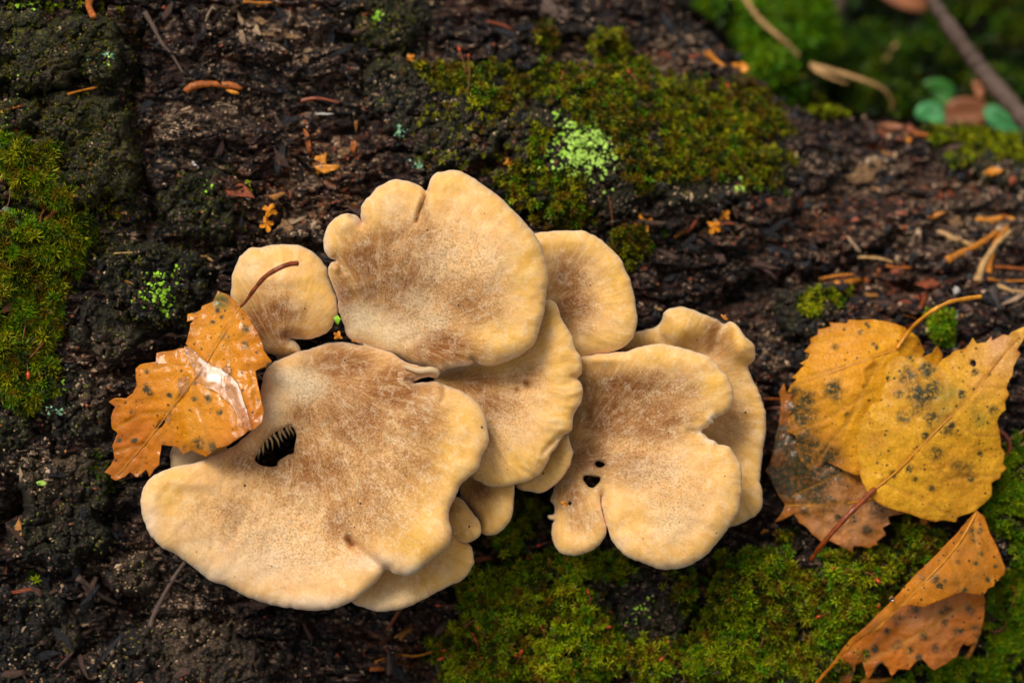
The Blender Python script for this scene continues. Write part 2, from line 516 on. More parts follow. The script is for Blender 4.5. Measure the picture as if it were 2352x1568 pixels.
M['wood_tan'] = mat_simple('rotten_tan_wood', (0.34, 0.19, 0.09), 0.6, 0.85, 12, 0.08, 0.2)
M['lich_lime'] = mat_simple('lime_lichen', (0.32, 0.62, 0.02), 0.6, 0.4, 9, 0.02)
M['lich_pale'] = mat_simple('pale_green_lichen', (0.42, 0.66, 0.09), 0.7, 0.35, 7, 0.02)
M['lich_mint'] = mat_simple('mint_lichen', (0.25, 0.50, 0.28), 0.65, 0.3, 7, 0.02)
M['white'] = mat_simple('white_fibre', (0.55, 0.50, 0.44), 0.6, 0.3, 9, 0.02)
M['ground'] = mat_simple('shaded_dark_soil', (0.008, 0.007, 0.004), 0.9, 0.6, 0.6, 0.3, 0.1)  # dark soil, taken near black with the undergrowth's shade in its colour
M['green_leaf'] = mat_simple('blue_green_leaf', (0.055, 0.27, 0.075), 0.5, 0.6, 2.2, 0.03)
M['green_leaf2'] = mat_simple('fresh_green_leaf', (0.030, 0.16, 0.012), 0.5, 0.6, 2.0, 0.03)
M['rusty_leaf'] = mat_simple('rusty_leaf', (0.30, 0.10, 0.035), 0.5, 0.3, 0.8, 0.02)
FL = [mat_simple('black_flake', (0.010, 0.009, 0.011), 0.32, 0.5, 7, 0.04),
      mat_simple('brown_flake', (0.095, 0.046, 0.030), 0.25, 0.5, 7, 0.04),
      mat_simple('rust_flake', (0.32, 0.070, 0.022), 0.28, 0.6, 7, 0.04),
      mat_simple('tan_flake', (0.56, 0.36, 0.21), 0.45, 0.4, 8, 0.04),
      mat_simple('orange_flake', (0.50, 0.20, 0.035), 0.35, 0.4, 8, 0.03),
      mat_simple('olive_grey_crumb', (0.10, 0.085, 0.040), 0.7, 0.8, 2.5, 0.03, 0.2),
      mat_simple('yellow_green_crumb', (0.17, 0.17, 0.012), 0.7, 0.6, 2.5, 0.03, 0.2)]

# ------------------------------------------------------------------ ground behind the log (world level)
# world up in lens-frame axes is (0, cos50, sin50); the ground passes 25 cm behind the focus plane at the top right
UPV = np.array([0.0, math.cos(math.radians(50)), math.sin(math.radians(50))])
g0 = P3(2150, 150, -24.0)
GC = float(UPV @ g0)
def ground_hit(X, Y):
    a = P3(X, Y, 0.0); cpos = np.array([0, 0, D]); d = a - cpos
    s = (GC - UPV @ cpos) / (UPV @ d)
    return cpos + d * s
# frame on the ground: u right, v away, w up
GV = np.array([0.0, math.sin(math.radians(50)), -math.cos(math.radians(50))])
def gpt(u, v, h): return np.stack([u, v * GV[1] + (GC + h) * UPV[1], v * GV[2] + (GC + h) * UPV[2]], -1)
def gh(u, v):
    return 1.6 * fbm(u * 0.12, v * 0.12, 4) + 0.35 * fbm(u * 0.9, v * 0.9, 4, seed=3)
tt = np.sinh(np.linspace(-6.3, 6.3, 260)); tt = tt / tt.max() * 900
gu, gv = np.meshgrid(tt + 14, tt + 22)
gz = gh(gu, gv) * np.exp(-((gu - 14) ** 2 + (gv - 22) ** 2) / 180 ** 2)
GVt = gpt(gu, gv, gz).reshape(-1, 3)
nn = len(tt); ii, jj = np.meshgrid(np.arange(nn - 1), np.arange(nn - 1)); q = (jj * nn + ii).ravel()
GF = np.stack([q, q + 1, q + nn + 1, q + nn], -1)
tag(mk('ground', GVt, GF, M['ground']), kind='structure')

# ------------------------------------------------------------------ the log
logz = tps([(0, 0, -0.6), (0, 500, 0.0), (0, 1000, 0.1), (0, 1568, -1.2), (500, 1568, -1.2), (1176, 1568, -2.6), (500, 900, -1.0),
            (600, 500, -1.4), (500, 100, -1.8), (1176, 0, -5.5), (1176, 250, -3.2), (1176, 600, -2.2), (900, 900, -1.8), (1500, 300, -4.2), (1500, 0, -8.0),
            (1750, 400, -5.2), (1750, 700, -3.8), (2352, 350, -9.0), (2352, 600, -5.5), (2100, 850, -3.0), (2352, 1200, -3.0),
            (1700, 1200, -2.4), (1700, 1450, -2.2), (2352, 1568, -4.0), (1300, 1000, -2.4), (300, 1300, -0.8), (1950, 270, -8.2), (1760, 200, -8.0)])
crest = np.array([(-900, -600), (900, -420), (1300, -190), (1480, -60), (1560, 0), (1640, 60), (1740, 165), (1830, 235), (1950, 262), (2100, 280), (2200, 300), (2352, 318), (3200, 380)], float)
CREASES = [([(60, 1090), (45, 1180), (0, 1240)], 1.1, 26), ([(1540, 740), (1750, 655), (1950, 625), (2060, 560)], 0.8, 26),
           ([(280, 850), (400, 822), (480, 792)], 0.9, 22), ([(230, 1330), (340, 1430), (500, 1445)], 0.9, 34),
           ([(296, 60), (322, 130), (300, 220), (340, 330), (328, 420), (352, 500), (320, 560)], 0.45, 15), ([(590, 830), (480, 900), (360, 950)], 0.3, 10), ([(950, 1000), (1150, 1180), (1250, 1130)], 1.4, 90),
           ([(1040, 1240), (1000, 1420), (960, 1500)], 0.4, 24), ([(620, 160), (760, 250), (830, 330)], 0.25, 9), ([(560, 260), (700, 300), (900, 310)], 0.2, 8),
           ([(1390, 540), (1520, 560), (1640, 520)], 0.35, 14), ([(1880, 700), (1990, 640), (2100, 660)], 0.3, 14), ([(1740, 1180), (1620, 1330), (1580, 1500)], 0.5, 28)]
def log_base(X, Y):
    Xc = np.clip(X, -150, 2500); Yc = np.clip(Y, -200, 1720)
    z = logz(Xc, Yc) - 0.004 * np.abs(X - Xc) - 0.012 * np.abs(Y - Yc) - (np.abs(Y - Yc) * 0.002) ** 2
    yc = np.interp(X, crest[:, 0], crest[:, 1])
    over = (yc - Y) / K
    z = z - 0.22 * np.clip(over + 1.6, 0, None) ** 2 - 45.0 * np.clip(over, 0, None)
    return np.maximum(z, -70)
def log_noise(x, y, X, Y):
    wx = x + 0.35 * fbm(x * 0.9, y * 0.9, 3, seed=5); wy = y + 0.35 * fbm(x * 0.9, y * 0.9, 3, seed=9)
    n = 0.55 * fbm(x * 0.33, y * 0.6, 4, seed=1)
    f1, f2, c = worley(wx * 0.62, wy * 1.25, 2)
    cr = sstep(0.0, 0.16, f2 - f1)
    n += (c - 0.5) * 0.7 * cr - 0.22 * (1 - cr)
    f1, f2, c = worley(wx * 1.7 + 5, wy * 3.1, 4)
    cr = sstep(0.0, 0.2, f2 - f1)
    n += (c - 0.5) * 0.36 * cr - 0.10 * (1 - cr)
    f1, f2, c = worley(wx * 4.6 + 5, wy * 7.1, 6)
    n += (c - 0.5) * 0.10 * sstep(0, 0.25, f2 - f1)
    n += 0.12 * ridged(x * 1.3, y * 2.2, 4, seed=4) + 0.07 * fbm(x * 4.5, y * 7, 3, seed=8) + 0.03 * fbm(x * 12, y * 15, 2, seed=18) + 0.20 * ridged(wx * 0.75 + 0.25 * wy, wy * 3.4, 4, seed=21)
    for P, dep, wd in CREASES:
        sel = (X > min(p[0] for p in P) - 4 * wd) & (X < max(p[0] for p in P) + 4 * wd) & (Y > min(p[1] for p in P) - 4 * wd) & (Y < max(p[1] for p in P) + 4 * wd)
        d = seg_dist(X[sel] + 14 * perlin(x[sel] * 1.5, y[sel] * 1.5), Y[sel] + 10 * perlin(x[sel] * 1.5 + 9, y[sel] * 1.5), P, False)
        n[sel] -= dep * np.exp(-(d / wd) ** 2)
    return n
ext = np.cumsum(1.25 ** np.arange(14)) * 0.08
gx = np.arange(-14.7, 14.7, 0.034); gy = np.arange(-9.5, 10.4, 0.034)
GX = np.concatenate([gx[0] - ext[::-1], gx, gx[-1] + ext]); GY = np.concatenate([gy[0] - ext[::-1], gy, gy[-1] + ext * 0.6])
LX, LY = np.meshgrid(GX, GY)
Xp, Yp = to_px(LX, LY, -2.0)
Zb = log_base(Xp, Yp)
for _ in range(2):
    Xp, Yp = to_px(LX, LY, np.maximum(Zb, -14)); Zb = log_base(Xp, Yp)
Zs = Zb + log_noise(LX, LY, Xp, Yp)

# mossy mounds on the log (height and mask), photo pixels
MOSS = {
 'left':  dict(b=[(30, 360, 50, 1, 50), (90, 390, 70, 1, 60), (140, 440, 60, 1, 45), (60, 600, 140, 1.2, 90), (30, 720, 130, 1.2, 130), (60, 860, 70, 1, 70), (150, 560, 80, 1, 60), (190, 520, 40, 1, 30)], h=0.35),
 'top':   dict(b=[(1020, 175, 110, 1, 28), (1120, 190, 90, 1, 40), (1160, 230, 70, .8, 60), (1300, 200, 90, 1, 50), (1430, 190, 80, 1.1, 60), (1400, 260, 120, 1, 70), (1580, 250, 120, 1, 80), (1700, 270, 110, 1.1, 80),
                  (1560, 360, 140, 1, 70), (1700, 380, 110, .9, 60), (1240, 330, 40, .8, 50), (1240, 430, 90, 1.1, 60), (1300, 480, 90, .9, 50), (1440, 570, 45, 1, 55), (1400, 110, 50, .9, 30), (1250, 90, 40, .8, 30), (1480, 430, 70, .7, 50)], h=0.4),
 'bottom': dict(b=[(1180, 1380, 120, 1.1, 90), (1100, 1500, 120, 1.2, 80), (1300, 1480, 160, 1.2, 110), (1330, 1320, 130, 1.1, 60), (1520, 1340, 110, .9, 60), (1640, 1500, 130, 1.2, 90), (1760, 1340, 140, 1.2, 80), (1880, 1400, 150, 1.3, 120),
                  (1480, 1500, 100, .8, 80), (1220, 1200, 60, .8, 60), (1160, 1240, 50, .8, 50), (1830, 1520, 130, 1.2, 80), (1980, 1310, 110, 1.1, 50), (1570, 1400, 40, .8, 40), (1790, 1230, 60, .8, 40), (2100, 1240, 50, 1, 50)], h=0.5),
 'right': dict(b=[(2320, 1130, 70, 1.2, 110), (2340, 1260, 40, 1, 80), (2310, 1450, 50, 1.1, 90), (2170, 1550, 90, 1, 30), (2060, 1560, 60, .8, 20), (2240, 1540, 70, 1, 40), (2160, 745, 26, 1, 36), (2330, 1340, 50, .8, 60)], h=0.35),
 'crest': dict(b=[(1925, 245, 45, 1.2, 26), (1990, 235, 28, 1, 24), (2240, 310, 110, 1.1, 34), (2330, 330, 70, 1.1, 45), (2210, 370, 40, .7, 16), (1905, 680, 22, .7, 20), (1850, 700, 50, .45, 50)], h=0.35),
}
for k_, m_ in MOSS.items():
    mk_ = blobs(Xp, Yp, m_['b']) - 1.0 * blobs(Xp, Yp, [(1478, 1390, 75, 1, 75), (215, 400, 60, .9, 60), (20, 470, 40, .5, 16), (235, 640, 40, .7, 90), (170, 760, 30, .5, 60), (1180, 300, 24, .8, 60), (1500, 330, 14, .5, 70), (1700, 1225, 110, .8, 30), (1570, 1440, 16, .8, 60), (1230, 1210, 30, .5, 20), (1650, 1560, 60, .8, 14), (1345, 350, 60, .35, 60), (1270, 360, 28, 1.0, 36), (1400, 460, 60, .6, 30), (1600, 470, 130, .7, 28), (1840, 1290, 40, .5, 30)])
    mm = sstep(0.26, 0.80, mk_ + 0.42 * fbm(LX * 1.0, LY * 1.0, 4, seed=12) + 0.22 * fbm(LX * 3.2, LY * 3.2, 3, seed=2))
    m_['mask'] = mm
    Zs = Zs + mm * (m_['h'] + 0.34 * fbm(LX * 0.9, LY * 0.9, 3, seed=14) + 0.24 * fbm(LX * 2.2, LY * 2.2, 3, seed=15))
surfZ = Zs.copy()
ix0, iy0 = len(ext), len(ext)

def sample(A, x, y):
    fx = np.clip((np.asarray(x, float) - gx[0]) / 0.034, 0, len(gx) - 1.001); fy = np.clip((np.asarray(y, float) - gy[0]) / 0.034, 0, len(gy) - 1.001)
    i = fx.astype(int); j = fy.astype(int); fx = fx - i; fy = fy - j; i = i + ix0; j = j + iy0
    return (A[j, i] * (1 - fx) + A[j, i + 1] * fx) * (1 - fy) + (A[j + 1, i] * (1 - fx) + A[j + 1, i + 1] * fx) * fy
def hit(X, Y, A=None, lift=0.0):
    """point of the surface seen at a photo pixel"""
    A = surfZ if A is None else A
    X = np.asarray(X, float); Y = np.asarray(Y, float)
    z = np.full(X.shape, -2.0)
    for _ in range(6):
        p = P3(X, Y, z); z = 0.5 * z + 0.5 * (sample(A, p[..., 0], p[..., 1]) + lift)
    z = sample(A, p[..., 0], p[..., 1]) + lift
    return P3(X, Y, z)
def normal_at(x, y, A=None, e=0.12):
    A = surfZ if A is None else A
    nx_ = -(sample(A, x + e, y) - sample(A, x - e, y)) / (2 * e); ny_ = -(sample(A, x, y + e) - sample(A, x, y - e)) / (2 * e)
    n = np.stack([nx_, ny_, np.ones_like(nx_)], -1)
    return n / np.linalg.norm(n, axis=-1, keepdims=True)

rust = 1.25 * blobs(Xp, Yp, [(700, 470, 170, .9, 60), (760, 380, 90, 1.0, 60), (600, 430, 110, .6, 60), (1120, 360, 40, .9, 40), (720, 310, 50, .6, 40), (1900, 500, 180, .8, 50), (2050, 470, 130, .6, 50), (1760, 540, 100, .5, 50),
                     (2080, 300, 90, .9, 30), (2200, 440, 150, .6, 60), (950, 1500, 80, .7, 50), (860, 1480, 60, .6, 40), (1500, 130, 120, .6, 30), (1080, 1290, 60, .5, 70), (150, 700, 30, .4), (2050, 680, 120, .6, 60), (1750, 1000, 60, .5, 160), (480, 1550, 200, .35, 40)])
tan = 1.25 * blobs(Xp, Yp, [(660, 90, 90, .8, 50), (560, 60, 70, .6, 60), (540, 250, 60, .8, 50), (400, 300, 60, .8, 45), (680, 500, 50, .9, 60), (650, 560, 50, .8, 40), (740, 380, 60, .7, 60), (240, 800, 45, .5, 40), (200, 880, 60, .9, 60), (100, 1090, 90, 1, 50),
                    (300, 1290, 60, .8, 50), (400, 1400, 70, 1, 60), (480, 1450, 90, .7, 50), (250, 1500, 80, .5, 50), (870, 190, 40, .5, 30), (1990, 395, 70, 1, 45), (1550, 110, 60, .6, 40), (2260, 420, 100, .6, 40), (2200, 520, 150, .6, 60),
                    (1770, 800, 30, .6, 90), (70, 1530, 60, .5, 40), (1290, 170, 60, .6, 30), (1470, 160, 90, .6, 30), (750, 200, 90, .4, 50), (1640, 470, 90, .4, 40)])
alg = np.zeros_like(Zs)
for m_ in MOSS.values(): alg = np.maximum(alg, m_['mask'])
alg = np.maximum(alg, blobs(Xp, Yp, [(450, 470, 80, .5), (1600, 1200, 250, .35, 120), (1500, 420, 260, .4, 90), (880, 60, 90, .6, 70), (240, 1080, 40, .7, 60), (1850, 700, 60, .5, 50), (560, 1350, 40, .6, 30)]))

log = thing('fallen_log', P3(1176, 784, -6.0), 'rotten mossy log with wet black cracked bark carrying the tan mushroom cluster', 'log')
LOC = tuple(log.location)
nxg, nyg = len(GX), len(GY)
ii, jj = np.meshgrid(np.arange(nxg - 1), np.arange(nyg - 1)); q = (jj * nxg + ii).ravel()
LF = np.stack([q, q + 1, q + nxg + 1, q + nxg], -1)
mk('bark_surface', np.stack([LX, LY, Zs], -1).reshape(-1, 3), LF, M['bark'], log, LOC,
   attrs=dict(rust=rust.ravel(), tan=tan.ravel(), algae=alg.ravel()))

# ------------------------------------------------------------------ sheets with an outline (caps, leaves, bark plates)
def sheet(outline, holes, spacing, jitter=0.12, step=None, smooth=True, rings=(0.25, 0.6), edge_noise=0.0, seed=0):
    """triangulated 2D region in photo pixels: points, triangles, distance to the outer edge (px), outline"""
    step = step or spacing * 0.7
    O = catmull(outline, step, True, smooth)
    if edge_noise:
        a = np.arange(len(O)) * step / K
        O = O + edge_noise * np.stack([perlin(a * 2.3 + seed, a * 0 + 1.5) + 0.6 * perlin(a * 7 + seed, a * 0 + 4.5), perlin(a * 2.3 + seed, a * 0 + 7.5) + 0.6 * perlin(a * 7 + seed, a * 0 + 9.5)], -1)
    H = [catmull(h, step, True, smooth) for h in holes]
    r = np.random.RandomState(seed + 3)
    x0, y0 = O.min(0); x1, y1 = O.max(0)
    xs = np.arange(x0, x1, spacing); ys = np.arange(y0, y1, spacing * 0.866)
    A, B = np.meshgrid(xs, ys); A = A + (np.arange(len(ys)) % 2)[:, None] * spacing * 0.5
    P = np.stack([A.ravel(), B.ravel()], -1) + r.uniform(-jitter, jitter, (A.size, 2)) * spacing
    P = P[inside(P[:, 0], P[:, 1], O)]
    dO = seg_dist(P[:, 0], P[:, 1], O)
    dmin = dO.copy()
    for h in H:
        keep = ~inside(P[:, 0], P[:, 1], h); P = P[keep]; dmin = dmin[keep]
        dmin = np.minimum(dmin, seg_dist(P[:, 0], P[:, 1], h))
    P = P[dmin > spacing * 0.8]
    # rings just inside the rim give it a round section
    T = np.roll(O, -1, 0) - np.roll(O, 1, 0); T /= np.linalg.norm(T, axis=1, keepdims=True) + 1e-9
    area = 0.5 * np.sum(O[:, 0] * np.roll(O[:, 1], -1) - np.roll(O[:, 0], -1) * O[:, 1])
    N = np.stack([-T[:, 1], T[:, 0]], -1) * (1 if area > 0 else -1)
    R = []
    for f in rings:
        Q = O + N * f * spacing
        Q = Q[inside(Q[:, 0], Q[:, 1], O)]
        dq = seg_dist(Q[:, 0], Q[:, 1], O)
        R.append(Q[dq > f * spacing * 0.85])
    loops = [O] + H
    pts = np.concatenate(loops + R + [P]); edges = []; o = 0
    for l in loops:
        n = len(l); edges += [(o + i, o + (i + 1) % n) for i in range(n)]; o += n
    c0 = pts.mean(0)
    res = delaunay_2d_cdt([Vector((p[0] - c0[0], p[1] - c0[1])) for p in pts], edges, [], 0, 1e-4)
    V = np.array([(v[0], v[1]) for v in res[0]]) + c0
    F = np.array([f for f in res[2] if len(f) == 3], int)
    ctr = V[F].mean(1)
    ok = inside(ctr[:, 0], ctr[:, 1], O)
    for h in H: ok &= ~inside(ctr[:, 0], ctr[:, 1], h)
    F = F[ok]
    used = np.unique(F); rm = np.full(len(V), -1); rm[used] = np.arange(len(used)); V = V[used]; F = rm[F]
    d = seg_dist(V[:, 0], V[:, 1], O)
    dh = np.full(len(V), 1e6)
    for h in H: dh = np.minimum(dh, seg_dist(V[:, 0], V[:, 1], h))
    return V, F, d, dh, O

def solidify(V2, F, zt, zb):
    """top and bottom surfaces and the wall between them"""
    top = P3(V2[:, 0], V2[:, 1], zt); bot = P3(V2[:, 0], V2[:, 1], zb); n = len(V2)
    a = top[F[:, 0]]; nrm = np.cross(top[F[:, 1]] - a, top[F[:, 2]] - a)
    F = np.where(nrm[:, 2:3] < 0, F[:, ::-1], F)
    E = np.concatenate([F[:, [0, 1]], F[:, [1, 2]], F[:, [2, 0]]])
    key = np.sort(E, 1); _, inv, cnt = np.unique(key[:, 0] * 10 ** 6 + key[:, 1], return_inverse=True, return_counts=True)
    B = E[cnt[inv] == 1]
    side = np.concatenate([np.stack([B[:, 1], B[:, 0], B[:, 0] + n], -1), np.stack([B[:, 1], B[:, 0] + n, B[:, 1] + n], -1)])
    return np.concatenate([top, bot]), F, F[:, ::-1] + n, side

# ------------------------------------------------------------------ bark plates
PLATES = [
 # outline, thickness, algae, tan blobs, seed
 ([(-60, 30), (60, 20), (140, 45), (230, 35), (283, 60), (290, 130), (275, 190), (240, 205), (180, 195), (120, 225), (60, 215), (20, 190), (-60, 200)], 0.75, 0.55, [(120, 160, 40, .4)], 1),
 ([(-60, 225), (20, 225), (70, 215), (95, 235), (90, 290), (50, 320), (-60, 310)], 0.6, 0.7, [], 2),
 ([(100, 240), (150, 210), (240, 225), (300, 265), (318, 330), (322, 400), (310, 465), (260, 470), (200, 495), (120, 480), (60, 470), (30, 420), (10, 350), (60, 320), (95, 290)], 0.75, 0.6, [(280, 350, 40, .3)], 3),
 ([(395, 410), (440, 385), (500, 400), (545, 440), (560, 500), (530, 560), (460, 560), (400, 540), (375, 480)], 0.35, 0.35, [], 4),
 ([(215, 580), (300, 555), (400, 560), (470, 590), (478, 660), (450, 720), (410, 760), (350, 765), (300, 720), (250, 690), (215, 640)], 0.45, 0.22, [], 5),
 ([(180, 700), (240, 690), (300, 720), (340, 760), (300, 820), (260, 850), (205, 830), (170, 780)], 0.5, 0.22, [(250, 800, 50, .6)], 6),
 ([(110, 860), (170, 835), (220, 860), (250, 920), (255, 990), (220, 1020), (160, 1030), (110, 990), (95, 920)], 0.45, 0.2, [(225, 920, 45, .9)], 7),
 ([(30, 1070), (100, 1045), (170, 1040), (240, 1060), (260, 1120), (250, 1190), (260, 1260), (200, 1280), (150, 1320), (90, 1300), (40, 1290), (20, 1220), (60, 1150)], 0.6, 0.25, [(140, 1060, 80, .8), (90, 1110, 40, .5)], 8),
 ([(245, 1290), (300, 1265), (350, 1270), (370, 1320), (340, 1365), (290, 1375), (250, 1340)], 0.4, 0.05, [(300, 1310, 60, .8)], 9),
 ([(-60, 1380), (60, 1345), (130, 1360), (180, 1410), (180, 1500), (130, 1640), (-60, 1640)], 0.5, 0.08, [(140, 1460, 40, .5)], 10),
 ([(250, 1480), (330, 1440), (430, 1420), (530, 1440), (600, 1480), (610, 1640), (250, 1640)], 0.5, 0.06, [(440, 1470, 90, .9), (560, 1520, 60, .5)], 11),
 ([(820, 0), (870, -40), (960, -40), (990, 30), (960, 90), (900, 120), (840, 100), (815, 50)], 0.4, 0.35, [], 12),
 ([(835, 165), (900, 130), (960, 155), (1060, 150), (1160, 170), (1220, 230), (1210, 290), (1150, 350), (1090, 380), (1010, 400), (960, 370), (900, 310), (860, 260), (830, 210)], 0.55, 0.35, [], 13),
 ([(1160, 300), (1210, 250), (1300, 190), (1400, 150), (1480, 150), (1530, 190), (1640, 170), (1730, 200), (1800, 280), (1825, 370), (1800, 430), (1720, 460), (1610, 490), (1510, 460), (1440, 490), (1330, 500), (1250, 470), (1180, 400)], 0.55, 0.4, [], 14),
 ([(1330, 1270), (1450, 1290), (1560, 1330), (1590, 1420), (1540, 1520), (1470, 1560), (1400, 1500), (1370, 1400)], 0.35, 0.5, [], 15),
 ([(1780, 700), (1830, 670), (1910, 665), (1935, 700), (1900, 760), (1850, 790), (1790, 760)], 0.35, 0.3, [], 16),
 ([(0, 960), (60, 950), (90, 990), (40, 1040), (-40, 1050), (-60, 980)], 0.4, 0.4, [], 17),
 ([(2150, 350), (2230, 300), (2380, 290), (2440, 380), (2340, 420), (2220, 400)], 0.4, 0.45, [], 18),
]
def plate_top(P, T, seed, Xq, Yq, d):
    """height of a plate's top at photo pixels, d = distance to its edge in px"""
    pb = P3(Xq, Yq, log_base(Xq, Yq)); x, y = pb[..., 0], pb[..., 1]
    e = np.clip(d / K / 0.26, 0, 1)
    z = pb[..., 2] + T * (1 - (1 - e) ** 2.2) - 0.35 * (1 - e) ** 3
    z = z + 0.40 * fbm(x * 0.9, y * 0.9, 3, seed=seed + 20) + 0.22 * ridged(x * 1.7, y * 1.7, 4, seed=seed) + 0.07 * fbm(x * 6, y * 6, 3, seed=seed)
    f1, f2, c = worley(x * 1.1 + 0.3 * fbm(x, y, 2, seed=3), y * 1.1, seed)
    return z + ((c - 0.5) * 0.20 - 0.05 * (1 - sstep(0, 0.12, f2 - f1))) * e + 0.10 * fbm(x * 4, y * 4, 3, seed=seed + 40) + 0.08 * fbm(x * 10, y * 10, 2, seed=seed) - 0.22 * np.exp(-((fbm(x * 1.3 + 4, y * 1.3, 3, seed=seed + 61)) / 0.06) ** 2) * e
for (P, T, al, tn, sd_) in PLATES:
    V2, F, d, dh, O = sheet(P, [], 3.8, edge_noise=17, seed=sd_)
    zt = plate_top(P, T, sd_, V2[:, 0], V2[:, 1], d)
    Vt, Ft, Fb, Fs = solidify(V2, F, zt, zt - 0.5 - T)
    n2 = len(V2) * 2
    X2 = np.tile(V2[:, 0], 2); Y2 = np.tile(V2[:, 1], 2)
    mk('bark_plate', Vt, np.concatenate([Ft, Fs]), M['crust'], log, LOC,
       attrs=dict(algae=np.full(n2, al) + 0.3 * fbm(X2 / 90, Y2 / 90, 2, seed=sd_), tan=blobs(X2, Y2, tn) if tn else np.zeros(n2), rust=np.zeros(n2)))
    sel = inside(Xp, Yp, O)
    if sel.any():
        dd = seg_dist(Xp[sel], Yp[sel], O[::3])
        surfZ[sel] = np.maximum(surfZ[sel], plate_top(P, T, sd_, Xp[sel], Yp[sel], dd))
on_plate = (surfZ > Zs + 0.02).astype(float)
def surfZ_on_plate(p): return sample(on_plate, p[:, 0], p[:, 1])

# ------------------------------------------------------------------ loose flakes of bark
def chip_mesh(r, name, mat, k=7):
    a = np.sort(r.uniform(0, 2 * np.pi, k)); rad = r.uniform(0.55, 1.0, k)
    el = r.uniform(0.4, 0.9)
    ring = np.stack([rad * np.cos(a), rad * np.sin(a) * el, r.uniform(-.08, .08, k)], -1)
    top = ring * [0.8, 0.8, 1] + [0, 0, 0.16]; mid = [[0, 0, 0.22 + r.uniform(-.05, .08)]]
    V = np.concatenate([ring - [0, 0, .1], top, mid]); F = []
    for i in range(k):
        j = (i + 1) % k
        F.append((i, j, k + j, k + i)); F.append((k + i, k + j, 2 * k))
    return V, F
chips = []
rc = np.random.RandomState(21)
for mi in range(5):
    for v in range(4):
        V, F = chip_mesh(rc, 'c', None)
        o = mk('bark_flake', V, F, FL[mi], log, (0, 0, 0), smooth=False)
        chips.append((mi, o.data)); bpy.data.objects.remove(o)
def bark_weight(X, Y):
    """how much loose bark lies at a photo pixel (0 on moss and under the caps)"""
    x = (X - CX) / K; y = (CY - Y) / K
    return x, y
n_fl = 0; tries = 0
flake_spots = [(560, 160, 260, 140), (700, 400, 200, 130), (1650, 560, 220, 60), (2000, 480, 260, 90), (2150, 620, 180, 90), (500, 1470, 420, 90), (950, 1480, 150, 90), (130, 1430, 130, 120), (1350, 110, 200, 60), (2000, 680, 130, 80), (1130, 1330, 70, 100), (2080, 330, 180, 30), (160, 1150, 130, 100), (640, 60, 200, 60)]
def place_chip(me, X, Y, s, r, name='bark_flake', lift=0.0, par=None):
    p = hit(X, Y, lift=lift); nrm = normal_at(p[0], p[1], e=0.2)
    q = Vector(nrm.tolist()).normalized().to_track_quat('Z', 'Y').to_matrix().to_4x4()
    o = bpy.data.objects.new(name, me)
    COLL.objects.link(o)
    o.parent = par
    o.matrix_local = Matrix.Translation(Vector((p - np.array(LOC)).tolist())) @ q @ Euler((r.normal(0, .22), r.normal(0, .22), r.normal(0.1, .45))).to_matrix().to_4x4() @ Matrix.Diagonal((s * r.uniform(1.0, 1.9), s * r.uniform(.6, 1.0), s * .6, 1))
    return o
moss_any = np.max([m_['mask'] for m_ in MOSS.values()], axis=0)
while n_fl < 290 and tries < 3000:
    tries += 1
    sx, sy, rx, ry = flake_spots[rc.randint(len(flake_spots))]
    X = sx + rc.uniform(-1, 1) * rx; Y = sy + rc.uniform(-1, 1) * ry
    if not (5 < X < 2347 and 5 < Y < 1563): continue
    p = hit(X, Y)
    if sample(moss_any, p[0], p[1]) > 0.3 or p[2] < -11: continue
    ru = float(sample(rust, p[0], p[1])); ta = float(sample(tan, p[0], p[1]))
    wts = np.array([1.1, 1.0, 0.15 + 1.3 * ru, 0.06 + 0.9 * ta, 0.03 + 0.35 * ru]); wts /= wts.sum()
    mi = rc.choice(5, p=wts)
    cand = [c for c in chips if c[0] == mi]
    place_chip(cand[rc.randint(len(cand))][1], X, Y, rc.uniform(0.14, 0.46) * (1.0 if mi < 3 else 0.7), rc, lift=.04, par=log)
    n_fl += 1

# fine crumbs, far too many to count
def crumbs(name, n, spots_fn, matidx, smin, smax, seed):
    r = np.random.RandomState(seed)
    X = r.uniform(-20, 2372, n * 3); Y = r.uniform(-20, 1588, n * 3)
    p = hit(X, Y)
    wgt = spots_fn(X, Y, p) * (sample(moss_any, p[:, 0], p[:, 1]) < 0.35) * (p[:, 2] > -12)
    keep = r.rand(len(X)) < wgt
    p = p[keep][:n]; m = len(p)
    base = r.uniform(-1, 1, (m, 6, 3)) * 0.25 + np.array([[1, 0, 0], [-1, 0, 0], [0, .7, 0], [0, -.7, 0], [0, 0, .5], [0, 0, -.5]])
    s = r.uniform(smin, smax, m) ; a = r.uniform(0, 6.28, m)
    c, sn = np.cos(a), np.sin(a)
    bx = base[..., 0] * c[:, None] - base[..., 1] * sn[:, None]; by = base[..., 0] * sn[:, None] + base[..., 1] * c[:, None]
    V = np.stack([bx, by, base[..., 2]], -1) * s[:, None, None] + p[:, None, :]
    f = np.array([(0, 2, 4), (2, 1, 4), (1, 3, 4), (3, 0, 4), (2, 0, 5), (1, 2, 5), (3, 1, 5), (0, 3, 5)])
    F = (np.arange(m)[:, None, None] * 6 + f[None]).reshape(-1, 3)
    o = mk(name, V.reshape(-1, 3), F, FL[matidx], log, LOC, smooth=False)
    o['kind'] = 'stuff'
crumbs('bark_crumbs', 2600, lambda X, Y, p: 0.6 + 0 * X, 0, 0.03, 0.10, 31)
crumbs('bark_crumbs', 2600, lambda X, Y, p: 0.45 + 0 * X, 1, 0.025, 0.08, 32)
crumbs('bark_crumbs', 3500, lambda X, Y, p: 0.06 + 0.9 * sample(rust, p[:, 0], p[:, 1]), 2, 0.02, 0.07, 33)
